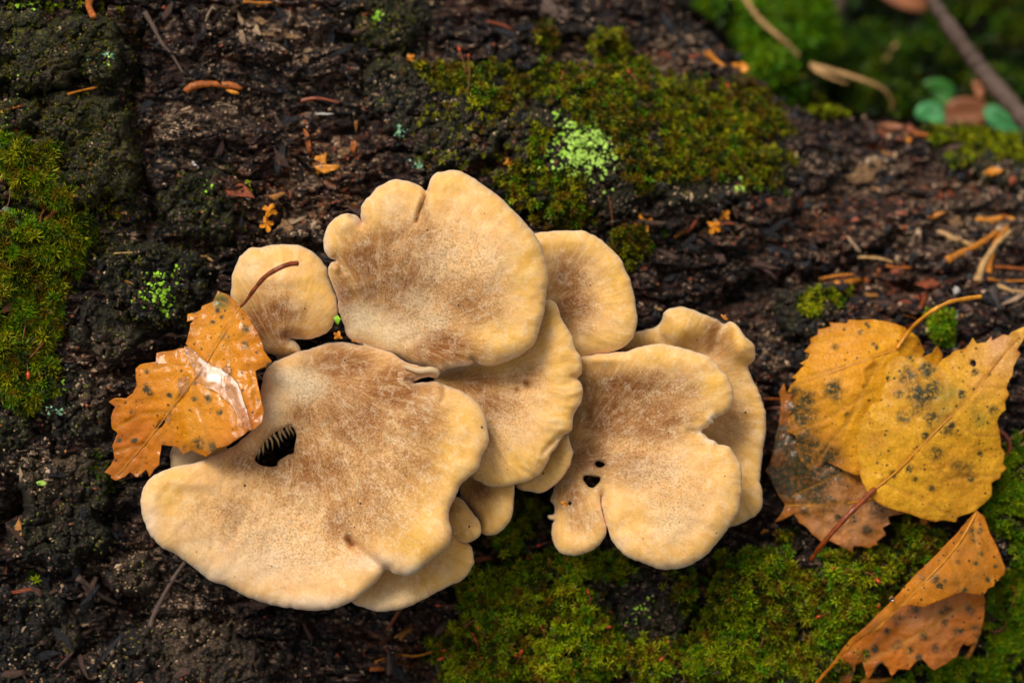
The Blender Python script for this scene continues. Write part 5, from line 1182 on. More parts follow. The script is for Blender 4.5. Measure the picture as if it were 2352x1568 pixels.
for (lab, pts, r0, r1, m_) in [
    ('stout orange brown needle standing in the left moss', [(97, 515), (120, 492), (150, 468)], .09, .08, 'needle'),
    ('orange needle poking out of the crack at the far left', [(-10, 356 - 5), (25, 358), (56, 352)], .07, .05, 'needle'),
    ('upper orange needle in the crack between the two left bark lumps', [(155, 217), (190, 212), (222, 201)], .055, .04, 'needle_o'),
    ('brown needle at the left frame edge below the topmost lump', [(-8, 260), (20, 252), (50, 243)], .06, .04, 'needle'),
    ('brown needle tip left of the lime lichen patch', [(288, 650 - 5), (306, 652)], .05, .02, 'needle'),
    ('thin orange needle at the left frame edge under the moss', [(-6, 976), (20, 978)], .03, .02, 'needle_o'),
    ('short dark red needle beside the lower left lump edge of the tall left plate', [(250, 488), (286, 490)], .05, .04, 'needle'),
    ('slim orange needle above the upper right oval cap, beside the tiny green moss tuft', [(1548, 545), (1570, 532), (1590, 520)], .06, .03, 'needle_o'),
    ('pale tan straw lying left of the right litter, above the rusty one', [(1970, 590), (2010, 594), (2050, 601)], .06, .05, 'needle_t'),
    ('rusty red needle with pale shine right below the pale straw', [(2035, 610), (2060, 615), (2095, 614)], .07, .05, 'needle'),
    ('broad orange needle sloping up to the fork of the right litter', [(2176, 597), (2210, 580), (2250, 558), (2290, 532)], .085, .06, 'needle_o'),
    ('pale bleached needle crossing above the broad orange needle', [(2160, 534), (2200, 550), (2240, 566), (2262, 572)], .07, .05, 'needle_t'),
    ('upright reddish needle of the right litter, tallest of the bundle', [(2268, 618 + 10), (2275, 590), (2292, 550), (2315, 520)], .10, .05, 'needle_o'),
    ('tan strip standing beside the tallest reddish needle', [(2245, 645), (2262, 600), (2290, 560), (2322, 530)], .09, .05, 'needle_t'),
    ('orange needle at the right frame edge, level with the fork of the litter', [(2285, 612), (2320, 615), (2360, 618)], .06, .06, 'needle'),
    ('lower orange needle pointing at the right frame edge', [(2270, 640), (2300, 646), (2360, 644)], .06, .05, 'needle_o'),
    ('brown strip at the right edge above the green leaf stalk end', [(2290, 655), (2330, 668), (2365, 672)], .05, .04, 'needle_t'),
    ('dark grey strip below the fork of the right litter', [(2280, 660), (2288, 700), (2296, 720)], .12, .10, 'twig_d'),
    ('short red brown needle standing behind the stalk of the yellow leaf', [(2112, 715 - 5), (2118, 695), (2126, 676)], .09, .10, 'petiole'),
    ('thin brown needle touching the top of the yellow leaf', [(2072, 722), (2095, 730), (2110, 738)], .03, .03, 'needle'),
    ('orange scrap of wood right of the dark groove in the log', [(1920, 655), (1950, 648), (1985, 640)], .10, .05, 'needle_o'),
    ('second orange scrap in the litter, tip towards the pale straw', [(1985, 645), (2010, 632), (2020, 618)], .07, .04, 'needle'),
    ('thin orange needle under the second orange scrap', [(1880, 640), (1930, 632), (1960, 630)], .035, .03, 'needle_o'),
    ('brown needle between the rear cap and the decayed leaf', [(1756, 915), (1790, 916), (1806, 920)], .05, .05, 'needle'),
    ('reddish needle lying across the dark gap left of the decayed leaf', [(1756, 938), (1800, 934), (1822, 926)], .06, .04, 'petiole'),
    ('pale stalk entering from the right edge above the lower one, beside the moss', [(2286, 1030), (2320, 1008), (2362, 982)], .05, .05, 'needle_t'),
    ('lower pale stalk entering from the right edge beside the moss', [(2286, 1052), (2320, 1035), (2362, 1012)], .06, .06, 'needle_t'),
    ('dark red hooked stalk at the right edge beside the broad front leaf', [(2292, 985), (2306, 1003), (2314, 1028), (2304, 1060)], .05, .05, 'petiole'),
    ('orange brown dry stalk at the bottom edge right of the folded leaf', [(2190, 1580), (2215, 1528), (2240, 1480), (2258, 1425)], .12, .07, 'needle_o'),
    ('thin dry stalk crossing right of the thick one at the bottom edge', [(2235, 1580), (2262, 1520), (2290, 1466)], .05, .03, 'needle_t'),
    ('thin red brown stalk curling from the folded leaf to the right edge', [(2258, 1435), (2285, 1450), (2305, 1440), (2322, 1400), (2338, 1345)], .04, .03, 'petiole'),
    ('orange strip at the bottom of the frame under the folded leaf', [(1975, 1562), (2010, 1560), (2050, 1558)], .06, .05, 'needle_o'),
    ('rusty needle on the bark below the largest cap, longest of the bark litter there', [(860, 1520), (910, 1505), (960, 1500), (1010, 1490)], .06, .04, 'needle_o'),
    ('second rusty strip along the bottom bark below the longest one', [(850, 1535), (900, 1535), (950, 1530)], .05, .04, 'needle'),
    ('thin orange needle at the very top left of centre', [(560, 4), (590, 8), (625, 6)], .06, .04, 'needle_o'),
    ('second thin orange needle at the very top, crossing the first', [(590, 14), (610, 8), (640, 12)], .06, .04, 'orange'),
    ('rusty brown strip at the top on the left, standing in the moss', [(208, -5), (212, 20), (216, 42)], .08, .07, 'needle'),
    ('dark brown curved strip under the upper left twig end', [(690, 232), (730, 228), (780, 236)], .05, .03, 'petiole'),
]:
    stick('needle', lab, 'needle', pts, r0, r1, m_, 'needles and straws lying on the log', wob=.25, flat=.7)

def flake_thing(name, label, cat, X, Y, rx, ry, rot, mat, k=11, seed=0, lift=.06, curl=.12, group=None, z=None, tilt=0.0):
    """a small curved scale with thickness"""
    r = np.random.RandomState(seed); p = S(X, Y, lift) if z is None else P3(X, Y, z)
    V = []; m = 3; a = np.linspace(0, 2 * np.pi, k, endpoint=False); rad = r.uniform(.5, 1.2, k)
    for s_ in (1.0, 0.6):
        for j in range(k):
            x_, y_ = rad[j] * s_ * math.cos(a[j]), rad[j] * s_ * math.sin(a[j])
            V.append((x_ * rx, y_ * ry, curl * (x_ * x_ - 0.4 * y_ * y_) + .25 * min(rx, ry) * r.uniform(-1, 1)))
    V.append((0, 0, 0)); n1 = len(V)
    V += [(v[0] * .97, v[1] * .97, v[2] - .03) for v in V]
    F = []
    for j in range(k):
        j2 = (j + 1) % k
        F += [(j, j2, k + j2, k + j), (k + j, k + j2, 2 * k), (n1 + j2, n1 + j, n1 + k + j, n1 + k + j2), (n1 + k + j2, n1 + k + j, n1 + 2 * k), (j2, j, n1 + j, n1 + j2)]
    c, s_ = math.cos(rot), math.sin(rot); V = np.array(V); V = np.stack([V[:, 0] * c - V[:, 1] * s_, V[:, 0] * s_ + V[:, 1] * c, V[:, 2] + tilt * V[:, 1]], -1)
    o = mk(name, V, F, M[mat], smooth=True); o.location = tuple(p.tolist())
    return tag(o, label, cat, group)

def star_scale(label, X, Y, s, rot, mat, seed):
    """three-lobed catkin scale"""
    r = np.random.RandomState(seed); P = []
    for k_ in range(3):
        a = rot + (k_ - 1) * (1.15 + r.uniform(-.15, .15)); l = s * (1.0 if k_ == 1 else .85) * r.uniform(.85, 1.1)
        P += [(0.52 * s * math.cos(a - .55), 0.52 * s * math.sin(a - .55)), (.9 * l * math.cos(a - .32), .9 * l * math.sin(a - .32)), (1.05 * l * math.cos(a), 1.05 * l * math.sin(a)), (.88 * l * math.cos(a + .34), .88 * l * math.sin(a + .34))]
    P += [(0.35 * s * math.cos(rot + 1.9), .35 * s * math.sin(rot + 1.9)), (-0.75 * s * math.cos(rot) - .1 * s * math.sin(rot), -0.75 * s * math.sin(rot)), (-0.7 * s * math.cos(rot) + .12 * s * math.sin(rot), -0.72 * s * math.sin(rot)), (0.35 * s * math.cos(rot - 1.9), .35 * s * math.sin(rot - 1.9))]
    P = np.array(P); n = len(P); zz = .06 * r.uniform(-1, 1.5, n)
    V = np.concatenate([np.c_[P, zz], [[0, 0, .07]], np.c_[P, zz - .04], [[0, 0, .0]]])
    F = [(j, (j + 1) % n, n) for j in range(n)] + [(n + 1 + (j + 1) % n, n + 1 + j, 2 * n + 1) for j in range(n)] + [((j + 1) % n, j, n + 1 + j, n + 1 + (j + 1) % n) for j in range(n)]
    o = mk('birch_scale', V, F, M[mat], smooth=False); o.location = tuple(S(X, Y, .12).tolist())
    return tag(o, label, 'scale', 'orange birch catkin scales')
for i, (lab, X, Y, s, rot, m_) in enumerate([
    ('orange three pointed scale above the upper right oval cap', 1480, 515, .30, 1.9, 'orange'),
    ('orange scale pair, lower member, on the bark right of the top moss', 1637, 518, .27, -.6, 'orange'),
    ('orange scale pair, upper member, right of the top moss', 1662, 497, .22, .8, 'orange'),
    ('amber scale on the bark left of the upper big cap, upper one', 618, 487, .24, 1.1, 'orange'),
    ('amber scale on the bark left of the upper big cap, lower one', 612, 512, .24, -1.3, 'orange'),
    ('orange scale between the two top moss cushions', 1165, 375, .18, .3, 'orange'),
    ('small orange scale at the rim of the upper moss cushion, left end', 944, 135, .17, 2.2, 'orange'),
    ('brown star scale in the moss under the broad front leaf', 2115, 1215, .28, 1.2, 'needle_o'),
    ('orange scale in the lower right corner of the bark near the folded leaf', 2322, 1340, .28, .5, 'needle_o'),
    ('tiny orange scale stuck in the pit between the small upper cap and the big ones', 778, 772, .16, 2.6, 'orange')]):
    o = star_scale(lab, X, Y, s, rot, m_, i)
    if i == 9: o.location = tuple(P3(X, Y, 1.75).tolist())
for i, (lab, X, Y, rx, ry, rot, m_, z) in enumerate([
    ('rusty brown flat seed on the left frame edge between bark lumps', 15, 745 - 40, .2, .14, .5, 'rusty_leaf', None),
    ('brown scrap at the left frame edge under the upper bark lumps', 12, 405, .28, .3, .4, 'rusty_leaf', None),
    ('dark orange bud scale in the left moss above the stout needle', 125, 456, .06, .12, -.4, 'needle_o', None),
    ('orange bead on the narrow left lobe of the right hand cap', 1293, 1154, .07, .06, .3, 'orange', .75),
    ('second orange bead beside the first on the narrow lobe', 1301, 1158, .05, .055, 1.0, 'orange', .74),
    ('green yellow seed wedged between the small upper cap and the big upper cap', 775, 735, .09, .11, .3, 'lich_lime', 1.1),
    ('red brown grain on the fuzzy top of the largest cap near the pit', 814 - 0, 982 - 0, .04, .03, .3, 'needle', 2.3),
    ('orange grain at the upper edge of the largest cap', 813 - 0, 983 - 200, .07, .05, .2, 'needle_o', 1.75),
    ('amber splinter lying against the rear cap top right', 1665, 730, .07, .12, .6, 'needle_o', .2),
    ('pale splinter on the bark left of the rear cap top', 1512, 700 + 10, .12, .04, -.2, 'needle_t', None),
    ('white snail egg like grain on the bark left of the orange leaf stalk', 2195, 664 + 60, .12, .14, 0, 'white', None),
    ('small white grain among the bark above the yellow leaf', 2195 - 0, 768 - 100, .10, .12, .5, 'white', None),
    ('white fibre tuft on the reddish bark at upper left', 447, 378, .16, .07, -.9, 'white', None),
    ('white pebble like grain left of the amber scales', 572, 456, .07, .08, .3, 'white', None),
    ('cream scrap in the bottom left moss carpet', 1236, 1493, .14, .13, .3, 'white', None),
    ('orange grain low in the moss carpet under the right hand cap', 1757 - 0, 1420 - 200, .12, .10, 0, 'orange', None),
    ('orange oval grain in the moss below the bare bark knob', 1527, 1479, .16, .12, .2, 'orange', None),
    ('yellowish shed blossom scrap on the black bark plate at lower left', 97, 1110, .16, .09, -.1, 'lich_pale', None),
    ('dark husk on the bark beside the topmost moss', 2150 - 900, 20, .5, .34, .2, 'twig', None),
    ('brown dead leaf scrap at the top edge right of the grey green lump', 1265, 30, .95, .36, -.1, 'twig', None),
    ('tan wood scrap at the top edge beside the dead leaf scrap', 1330, 90, .6, .10, -.5, 'needle_t', None),
    ('orange wood scrap under the far crest of the log, upper one', 1640, 135, .42, .12, -.7, 'needle_o', None),
    ('orange wood scrap under the far crest of the log, lower one', 1700, 155, .30, .18, -.5, 'orange', None),
    ('rusty scrap along the far crest right of the green tuft', 2040, 290, .5, .12, -.1, 'rusty_leaf', None),
    ('second rusty scrap along the far crest, under the mint leaf', 2110, 308, .5, .11, -.1, 'needle', None),
    ('orange crumb on the far crest under the rusty scraps', 2086, 322, .12, .10, -.1, 'orange', None),
    ('amber crumb on the right bark under the small crest moss', 2280, 395, .28, .14, .2, 'orange', None),
    ('cream chunk of rotten wood on the upper right bark, left piece', 1978, 402, .42, .30, .3, 'wood_tan', None),
    ('cream chunk of rotten wood on the upper right bark, right piece', 2015, 385, .3, .22, .9, 'wood_tan', None),
    ('amber litter piece at the right edge of the bark, low left one', 2195, 512, .22, .2, .5, 'wood_tan', None),
    ('amber litter piece above the needle bundle', 2270, 505, .42, .12, .1, 'orange', None),
    ('orange litter piece left of the needle bundle', 2150, 495, .26, .10, .3, 'needle_o', None),
    ('orange bark scrap above the upright needle, right edge', 2310, 500, .35, .10, -.1, 'orange', None)]):
    flake_thing('scrap' if 'scrap' in lab or 'piece' in lab else 'grain', lab, 'debris', X, Y, rx, ry, rot, m_, seed=200 + i, z=z)
for i, (lab, X, Y, rx, ry, rot, m_) in enumerate([
    ('long rusty wood splinter left of the orange wood patch above the upper caps', 707, 322, .10, .42, .2, 'needle'),
    ('brightest orange wood fragment in the patch above the upper big cap', 735, 372, .16, .40, -.3, 'orange'),
    ('orange wood fragment curling along the foot of the orange patch', 750, 388, .42, .12, .1, 'orange'),
    ('tan wood fragment right of the orange patch', 790, 350, .22, .14, .4, 'wood_tan'),
    ('red brown wood flake right of the orange patch centre', 812, 335, .12, .2, 0, 'needle'),
    ('broad rust coloured flake below the orange patch', 770, 425, .40, .26, .3, 'rusty_leaf'),
    ('pale wood ridge lying level on the top left bark', 660, 82, .62, .10, -.05, 'wood_tan'),
    ('short pale wood ridge above the long pale one', 600, 50, .18, .09, -.4, 'wood_tan'),
    ('small tan chunk under the end of the upper left twig', 700, 140, .16, .13, .2, 'wood_tan'),
    ('amber knot of bark beside the amber scales', 655, 520, .28, .2, .2, 'wood_tan'),
    ('rust red chip in the crack line right of the upper left bark', 835, 250, .26, .09, -.1, 'rusty_leaf'),
    ('thin cream line of wood in the crack right of the curved husk', 745, 262, .30, .04, 0, 'white'),
    ('tan chunk above the upper left lump of dark moss', 835, 60, .16, .14, .5, 'wood_tan')]):
    flake_thing('wood_fragment', lab, 'wood fragment', X, Y, rx, ry, rot, m_, seed=260 + i, k=11, curl=.05)
# pale bead with an orange heart in the moss carpet
p = S(1270, 1410, .14); bd = thing('snail_bead', p, 'pale round bead with an orange heart in the moss carpet under the cluster', 'bead')
def ball(name, c, r, mat, par, loc, sq=(1, 1, 1), n=12, m=8):
    V = [(0, 0, 1)]; F = []
    for i in range(1, m):
        for j in range(n):
            a, b = math.pi * i / m, 2 * math.pi * j / n; V.append((math.sin(a) * math.cos(b), math.sin(a) * math.sin(b), math.cos(a)))
    V.append((0, 0, -1)); L = len(V) - 1
    for j in range(n):
        j2 = (j + 1) % n; F.append((0, 1 + j, 1 + j2)); F.append((L, L - n + j2, L - n + j))
        for i in range(m - 2): a = 1 + i * n; F.append((a + j, a + n + j, a + n + j2, a + j2))
    V = np.array(V) * r * np.array(sq)
    return mk(name, V + c, F, mat, par, loc)
ball('shell', p, .26, M['needle_t'], bd, tuple(bd.location), (1, 1, .7))
ball('heart', p + [.02, .04, .15], .10, M['orange'], bd, tuple(bd.location), (.7, 1.5, .9))
ball('lobe', p + [-.12, -.14, -.02], .18, M['white'], bd, tuple(bd.location), (1, .9, .7))

# ------------------------------------------------------------------ moss capsules on red stalks
def sporo(label, cx, cy, bx, by, h, s=1.0):
    b = S(bx, by, .05); c = hit(cx, cy, lift=h)
    t = thing('moss_sporophyte', b, label, 'moss capsule', 'red capsules on stalks standing out of the moss')
    mid = (b + c) / 2 + [.05 * s, .03, .12]
    dirn = c - mid; dirn = dirn / (np.linalg.norm(dirn) + 1e-6)
    tube('stalk', [b, mid, c], [.014, .013, .012], M['seta'], t, tuple(b), n=5)
    L = .17 * s
    tube('capsule', [c, c + dirn * L * .25, c + dirn * L * .6, c + dirn * L], [.018, .042 * s, .040 * s, .012], M['capsule'], t, tuple(b), n=8)
for a in [
    ('red capsule at the left tip of the horizontal pair of stalks below the largest cap', 1012, 1390, 1075, 1395, .5, .9),
    ('red capsule on the bark side of the lower moss, just under the horizontal stalks', 1090, 1350, 1110, 1335, .3, .8),
    ('topmost red capsule of the trio near the left rim of the lower moss', 1103, 1446, 1120, 1475, .35, 1.0),
    ('fat red capsule, left member of the trio near the left rim of the lower moss', 1089, 1460, 1097, 1500, .4, 1.2),
    ('large pinkish capsule right of the fat one in the same trio', 1097, 1476, 1108, 1520, .4, 1.2),
    ('capsule below the trio pointing down left', 1109, 1505, 1130, 1470, .35, 1.1),
    ('leftmost low capsule of the lower moss', 1019, 1510, 1050, 1500, .35, 1.1),
    ('capsule just above the leftmost low one', 1026, 1490, 1060, 1480, .3, .9),
    ('capsule lying at the lower moss edge under the pale cream scrap', 1190, 1506, 1215, 1520, .3, 1.1),
    ('dark red capsule touching the narrow lobe of the right hand cap', 1243, 1250, 1275, 1240, .5, 1.0),
    ('bright red capsule under the gap left of the narrow lobe', 1215, 1284, 1235, 1320, .4, 1.1),
    ('second bright red capsule right under the narrow lobe', 1262, 1290, 1245, 1320, .4, 1.1),
    ('short upright capsule directly below the narrow lobe', 1304, 1288, 1306, 1310, .3, .9),
    ('orange tipped capsule in mid moss above the bare bark knob', 1352, 1364, 1350, 1400, .4, .9),
    ('pale tipped capsule just below the orange tipped one', 1357, 1378, 1345, 1420, .35, 1.0),
    ('small capsule left of the bare bark knob', 1402, 1404, 1380, 1400, .3, .7),
    ('brown capsule on a long stalk low left of the bare bark knob', 1390, 1441, 1330, 1455, .35, 1.1),
    ('capsule under the pale round bead, left one', 1244, 1441, 1250, 1470, .3, .8),
    ('capsule under the pale round bead, right one', 1271, 1448, 1280, 1480, .3, .8),
    ('red capsule lying at the left of the moss, level with the bead stalks', 1200, 1458, 1225, 1465, .3, 1.1),
    ('deep red capsule near the bottom frame edge above the cream scrap', 1194, 1504, 1170, 1540, .3, 1.2),
    ('red capsule standing low in the moss between bark knob and folded leaf', 1524, 1508, 1540, 1480, .3, 1.1),
    ('long stalked dark red capsule in the moss left of the folded leaf foot', 1731, 1506, 1755, 1450, .5, 1.3),
    ('red capsule above the folded leaf, left of the pair', 2011, 1328, 1975, 1310, .4, 1.1),
    ('small bright capsule above the folded leaf, right of the pair', 2043, 1339, 2010, 1350, .4, .9),
    ('orange capsule on a long stalk ending at the folded leaf', 2009, 1358, 1930, 1335, .4, .8),
    ('red capsule pair touching the folded leaf edge, upper', 2013, 1388, 1990, 1400, .4, 1.0),
    ('red capsule pair touching the folded leaf edge, lower', 2016, 1396, 1995, 1420, .35, .9),
    ('capsule on a bent stalk under the brown leaf stalk end', 1913, 1308, 1885, 1345, .5, .7),
    ('small red capsule left of the folded leaf foot', 1888, 1499, 1910, 1520, .3, .9),
    ('rusty capsule left of the folded leaf middle', 1886, 1413, 1915, 1400, .3, 1.0),
    ('brown capsule at the end of the right red stalk in the left moss', 64, 852, 45, 760, .5, 1.3),
    ('slim brown capsule high on the left frame side by the bark lumps', 36, 305, 26, 350, .4, 1.1),
    ('orange capsule on the tallest stalk of the top moss, left twin', 1056, 118, 1068, 190, .6, 1.0),
    ('orange capsule on the top moss stalk, right twin', 1076, 132, 1074, 220, .6, .8),
    ('tiny red capsule above the upper middle moss', 1292, 170, 1285, 195, .4, .6),
    ('brown stalked capsule over the bright middle top moss', 1446, 168, 1475, 215, .5, .8),
    ('red capsule right in the top moss near the crest', 1674, 202, 1680, 240, .4, .9),
    ('blurred orange capsule against the dark background gap', 1750, 118, 1750, 200, .7, 1.0),
]: sporo(*a)
for (lab, pts) in [('long bare red stalk rising from the left moss, upper', [(90, 612), (92, 560), (94, 500), (112, 455)]), ('bent red stalk beside the stout needle in the left moss', [(88, 520), (100, 490), (125, 470), (134, 450)]),
                   ('long red stalk low in the left moss', [(45, 850), (48, 800), (62, 730)]), ('arched brown stalk below the left moss', [(70, 820), (105, 780), (125, 755), (145, 760)]),
                   ('red stalk at the left frame edge above the mint lichen', [(-5, 490), (18, 470), (25, 430)]), ('brown arched stalk over the right part of the top moss', [(1605, 220), (1622, 235), (1634, 265), (1636, 300)]),
                   ('slim brown stalk hanging in the gap of the top moss', [(1407, 560 - 40), (1404, 480), (1397, 450)]), ('pale thread curling on the bottom edge moss', [(1423, 1560), (1428, 1520), (1447, 1495), (1440, 1470)]),
                   ('thin brown stalk in the moss left of the small dark twig', [(1155 - 90, 1440), (1120, 1400)]), ('fine green thread on the bark right of the upper left lumps', [(640 - 0, 672 - 300), (643, 380), (652, 395)]),
                   ('brown stalk over the dark gap of the lower moss', [(1383, 1442), (1400, 1480), (1404, 1500)])]:
    stick('seta', lab, 'stalk', pts, .018, .014, 'seta', 'bare stalks in the moss', n=5, wob=.1, lift=.22)

# ------------------------------------------------------------------ lichen
def lichen(label, cx, cy, rx, ry, n, smin, smax, mat, seed, clump=0.5):
    r = np.random.RandomState(seed); V, F = [], []; o_ = 0
    cs = r.normal(0, .5, (max(2, n // 8), 2))
    for i in range(n):
        c = cs[r.randint(len(cs))] + r.normal(0, .22, 2) if r.rand() < clump else r.normal(0, .5, 2)
        X, Y = cx + c[0] * rx, cy + c[1] * ry
        p = S(X, Y, .035); s = r.uniform(smin, smax); k = 8; a0 = r.uniform(0, 6)
        nn_ = normal_at(p[0], p[1], e=.12); q = Vector(nn_.tolist()).to_track_quat('Z', 'Y').to_matrix()
        tl = r.normal(0, .3, 2)
        rad = r.uniform(.5, 1.25, k)
        for h_, f_ in ((0, 1.0), (.12, .95), (.20, .55)):
            for j in range(k):
                a = a0 + j * 2 * math.pi / k; rr_ = s * f_ * rad[j]
                v = Vector((rr_ * math.cos(a), rr_ * math.sin(a), s * h_ + tl[0] * rr_ * math.cos(a) + tl[1] * rr_ * math.sin(a)))
                V.append(p + np.array(q @ v))
        V.append(p + np.array(q @ Vector((0, 0, s * .16))))
        for l in (0, 1):
            for j in range(k): j2 = (j + 1) % k; F.append((o_ + l * k + j, o_ + l * k + j2, o_ + (l + 1) * k + j2, o_ + (l + 1) * k + j))
        for j in range(k): F.append((o_ + 2 * k + j, o_ + 2 * k + (j + 1) % k, o_ + 3 * k))
        o_ += 3 * k + 1
    o = mk('lichen', np.array(V), F, M[mat]); return tag(o, label, 'lichen', kind='stuff')
lichen('bright lime lichen patch on black bark left of the wet leaf', 368, 672, 48, 46, 150, .018, .065, 'lich_lime', 301, .55)
lichen('big pale green lichen patch in the middle of the top moss', 1345, 345, 66, 84, 420, .025, .085, 'lich_pale', 302, .7)
lichen('loose green flakes around the big top lichen patch', 1320, 300, 90, 50, 45, .04, .09, 'lich_lime', 303)
lichen('mint frilly lichen at the left frame edge in the moss', 28, 503, 50, 18, 42, .06, .13, 'lich_mint', 304)
lichen('green lichen flakes on the rim of the topmost left bark lump', 252, 125, 30, 16, 22, .04, .09, 'lich_mint', 305)
lichen('yellow green specks under the rim flakes of the topmost left lump', 255, 160, 18, 26, 14, .03, .06, 'lich_pale', 306)
lichen('pale lichen dot cluster on the tall left bark plate', 282, 297, 16, 10, 12, .03, .06, 'lich_pale', 307)
lichen('faint green specks on the dark plate below the reddish bark', 485, 440, 50, 40, 14, .02, .05, 'lich_lime', 308)
lichen('fine green specks on the lump below the left moss', 135, 888, 28, 22, 34, .015, .035, 'lich_lime', 309)
lichen('mint crumbs on the lower rim of the left moss', 110, 940, 60, 14, 30, .02, .05, 'lich_mint', 310)
lichen('yellow green lichen specks on the right end of the top moss', 1700, 425, 28, 18, 20, .03, .065, 'lich_pale', 311)
lichen('green lichen crumbs on the left rim of the top moss', 925, 310, 24, 24, 22, .03, .06, 'lich_mint', 312)
lichen('mint crumbs below the left rim of the top moss', 960, 375, 16, 16, 12, .03, .06, 'lich_mint', 313)
lichen('lime specks on the grey green lump at the top edge', 860, 38, 20, 14, 9, .03, .08, 'lich_lime', 314)
lichen('lime specks on the bare bark knob in the lower moss', 1475, 1400, 30, 40, 14, .02, .06, 'lich_lime', 315)
lichen('green specks at the very top left edge', 90, 10, 90, 10, 20, .03, .06, 'lich_lime', 316)
lichen('pale lime flakes scattered on the far left moss', 110, 565, 80, 40, 16, .03, .07, 'lich_mint', 317)
lichen('few yellow green specks on the upper left lump', 45, 255, 40, 60, 16, .02, .04, 'lich_pale', 318)
lichen('lime flake beside the moss above the notched cap', 1450, 1280, 60, 20, 5, .03, .07, 'lich_lime', 319)

# small green moss sprigs standing alone
def sprig(label, pts, seed, L=.2, n=12, pal=((G_LM, 1), (G_GR, 1))):
    P = np.array([S(x, y, .02) for x, y in pts]); N = normal_at(P[:, 0], P[:, 1], e=.3)
    V, F, C_ = shoots('m', P, N, seed, L, L * .2, n, list(pal))
    o = mk('moss_sprig', V, F, M['moss'], attrs=dict(Col=C_), smooth=False); return tag(o, label, 'moss', kind='stuff')
sprig('single bright moss star on the black bark at lower left', [(80, 1328), (84, 1335)], 401, .24)
sprig('tiny bright moss tuft above the upper right oval cap', [(1525, 530), (1532, 524), (1520, 535)], 402, .16)
sprig('bright moss tuft right of the yellow leaf stalk', [(2160 + i * 3 % 24, 735 + (i * 7) % 40) for i in range(14)], 403, .2)
sprig('small green sprig on the reddish bark right of the dark plate', [(572, 425), (576, 432), (570, 440)], 404, .15)
sprig('bright moss sprigs on the rough plate right of the dark groove', [(1905 + (i * 13) % 40, 665 + (i * 17) % 50) for i in range(14)], 405, .16)
r_ = np.random.RandomState(5)
sprig('sparse olive sprigs on the two left bark lumps', [(r_.uniform(30, 300), r_.uniform(430, 500)) for _ in range(60)] + [(r_.uniform(10, 280), r_.uniform(0, 40)) for _ in range(40)], 406, .13, 9, ((G_OL, 2), (G_DK, 1)))
sprig('sparse olive sprigs over the dark top left part of the middle moss', [(r_.uniform(950, 1220), r_.uniform(200, 400)) for _ in range(130)], 407, .12, 9, ((G_OL, 2), (G_YE, 1), (G_BR, 1)))
sprig('low olive crust moss grown over the bark lumps along the left side', [(r_.uniform(0, 315), r_.uniform(40, 500)) for _ in range(2400)] + [(r_.normal(240, 60), r_.normal(480, 60)) for _ in range(300)] + [(r_.normal(620, 30) - 380, r_.normal(560, 20)) for _ in range(100)], 409, .06, 6, ((G_OL, 1.2), (G_DK, 3), (G_BR, .8)))
sprig('low dark crust moss on the lumps around the lime lichen', [(r_.normal(470, 60), r_.normal(480, 60)) for _ in range(350)] + [(r_.uniform(220, 470), r_.uniform(560, 760)) for _ in range(350)] + [(r_.normal(890, 50), r_.normal(50, 40)) for _ in range(300)], 410, .06, 6, ((G_OL, .7), (G_DK, 3)))
sprig('dark green algae fuzz on the lower left plate beside the leaf tip', [(r_.normal(235, 18), r_.normal(1085, 36)) for _ in range(160)], 408, .05, 8, ((G_GR, 1), (G_DK, 2), (G_OL, 1)))

# ------------------------------------------------------------------ behind the log
def gs(X, Y, h=0.0):
    """point seen at a photo pixel at height h above the ground"""
    a = P3(X, Y, 0.0); c = np.array([0, 0, D]); d = a - c
    s = (GC + h - UPV @ c) / (UPV @ d); return c + d * s
stick('fallen_branch', 'thick grey brown branch slanting across the blurred top right corner', 'branch', [(2100, -60, -13), (2150, 15, -13), (2200, 88, -13), (2262, 170, -13), (2310, 225, -12.5), (2375, 300, -12)], .19, .30, 'twig', n=12)
stick('dry_grass', 'pale dry grass blade running down into the blurred moss behind the log', 'grass blade', [(1700, -20, -15), (1745, 45, -15), (1790, 85, -15), (1836, 130, -15.5)], .09, .07, 'needle_t', n=8, flat=.5)
stick('dry_grass', 'second pale dry grass blade arching right behind the green tuft on the crest', 'grass blade', [(1860, 150, -14), (1920, 165, -14), (1985, 185, -14), (2035, 210, -14.5), (2052, 250, -15)], .09, .05, 'needle_t', n=8, flat=.5)
stick('dry_grass', 'short tan grass blade just below the second arching blade', 'grass blade', [(1868, 158, -13.5), (1910, 180, -13.5), (1945, 192, -13.8)], .07, .04, 'needle_t', n=8, flat=.5)
stick('dry_grass', 'olive grass blade bending upright in the dark background gap', 'grass blade', [(2010, 185, -20), (2035, 135, -20), (2060, 100, -21)], .10, .06, 'needle_t', n=8, flat=.4)
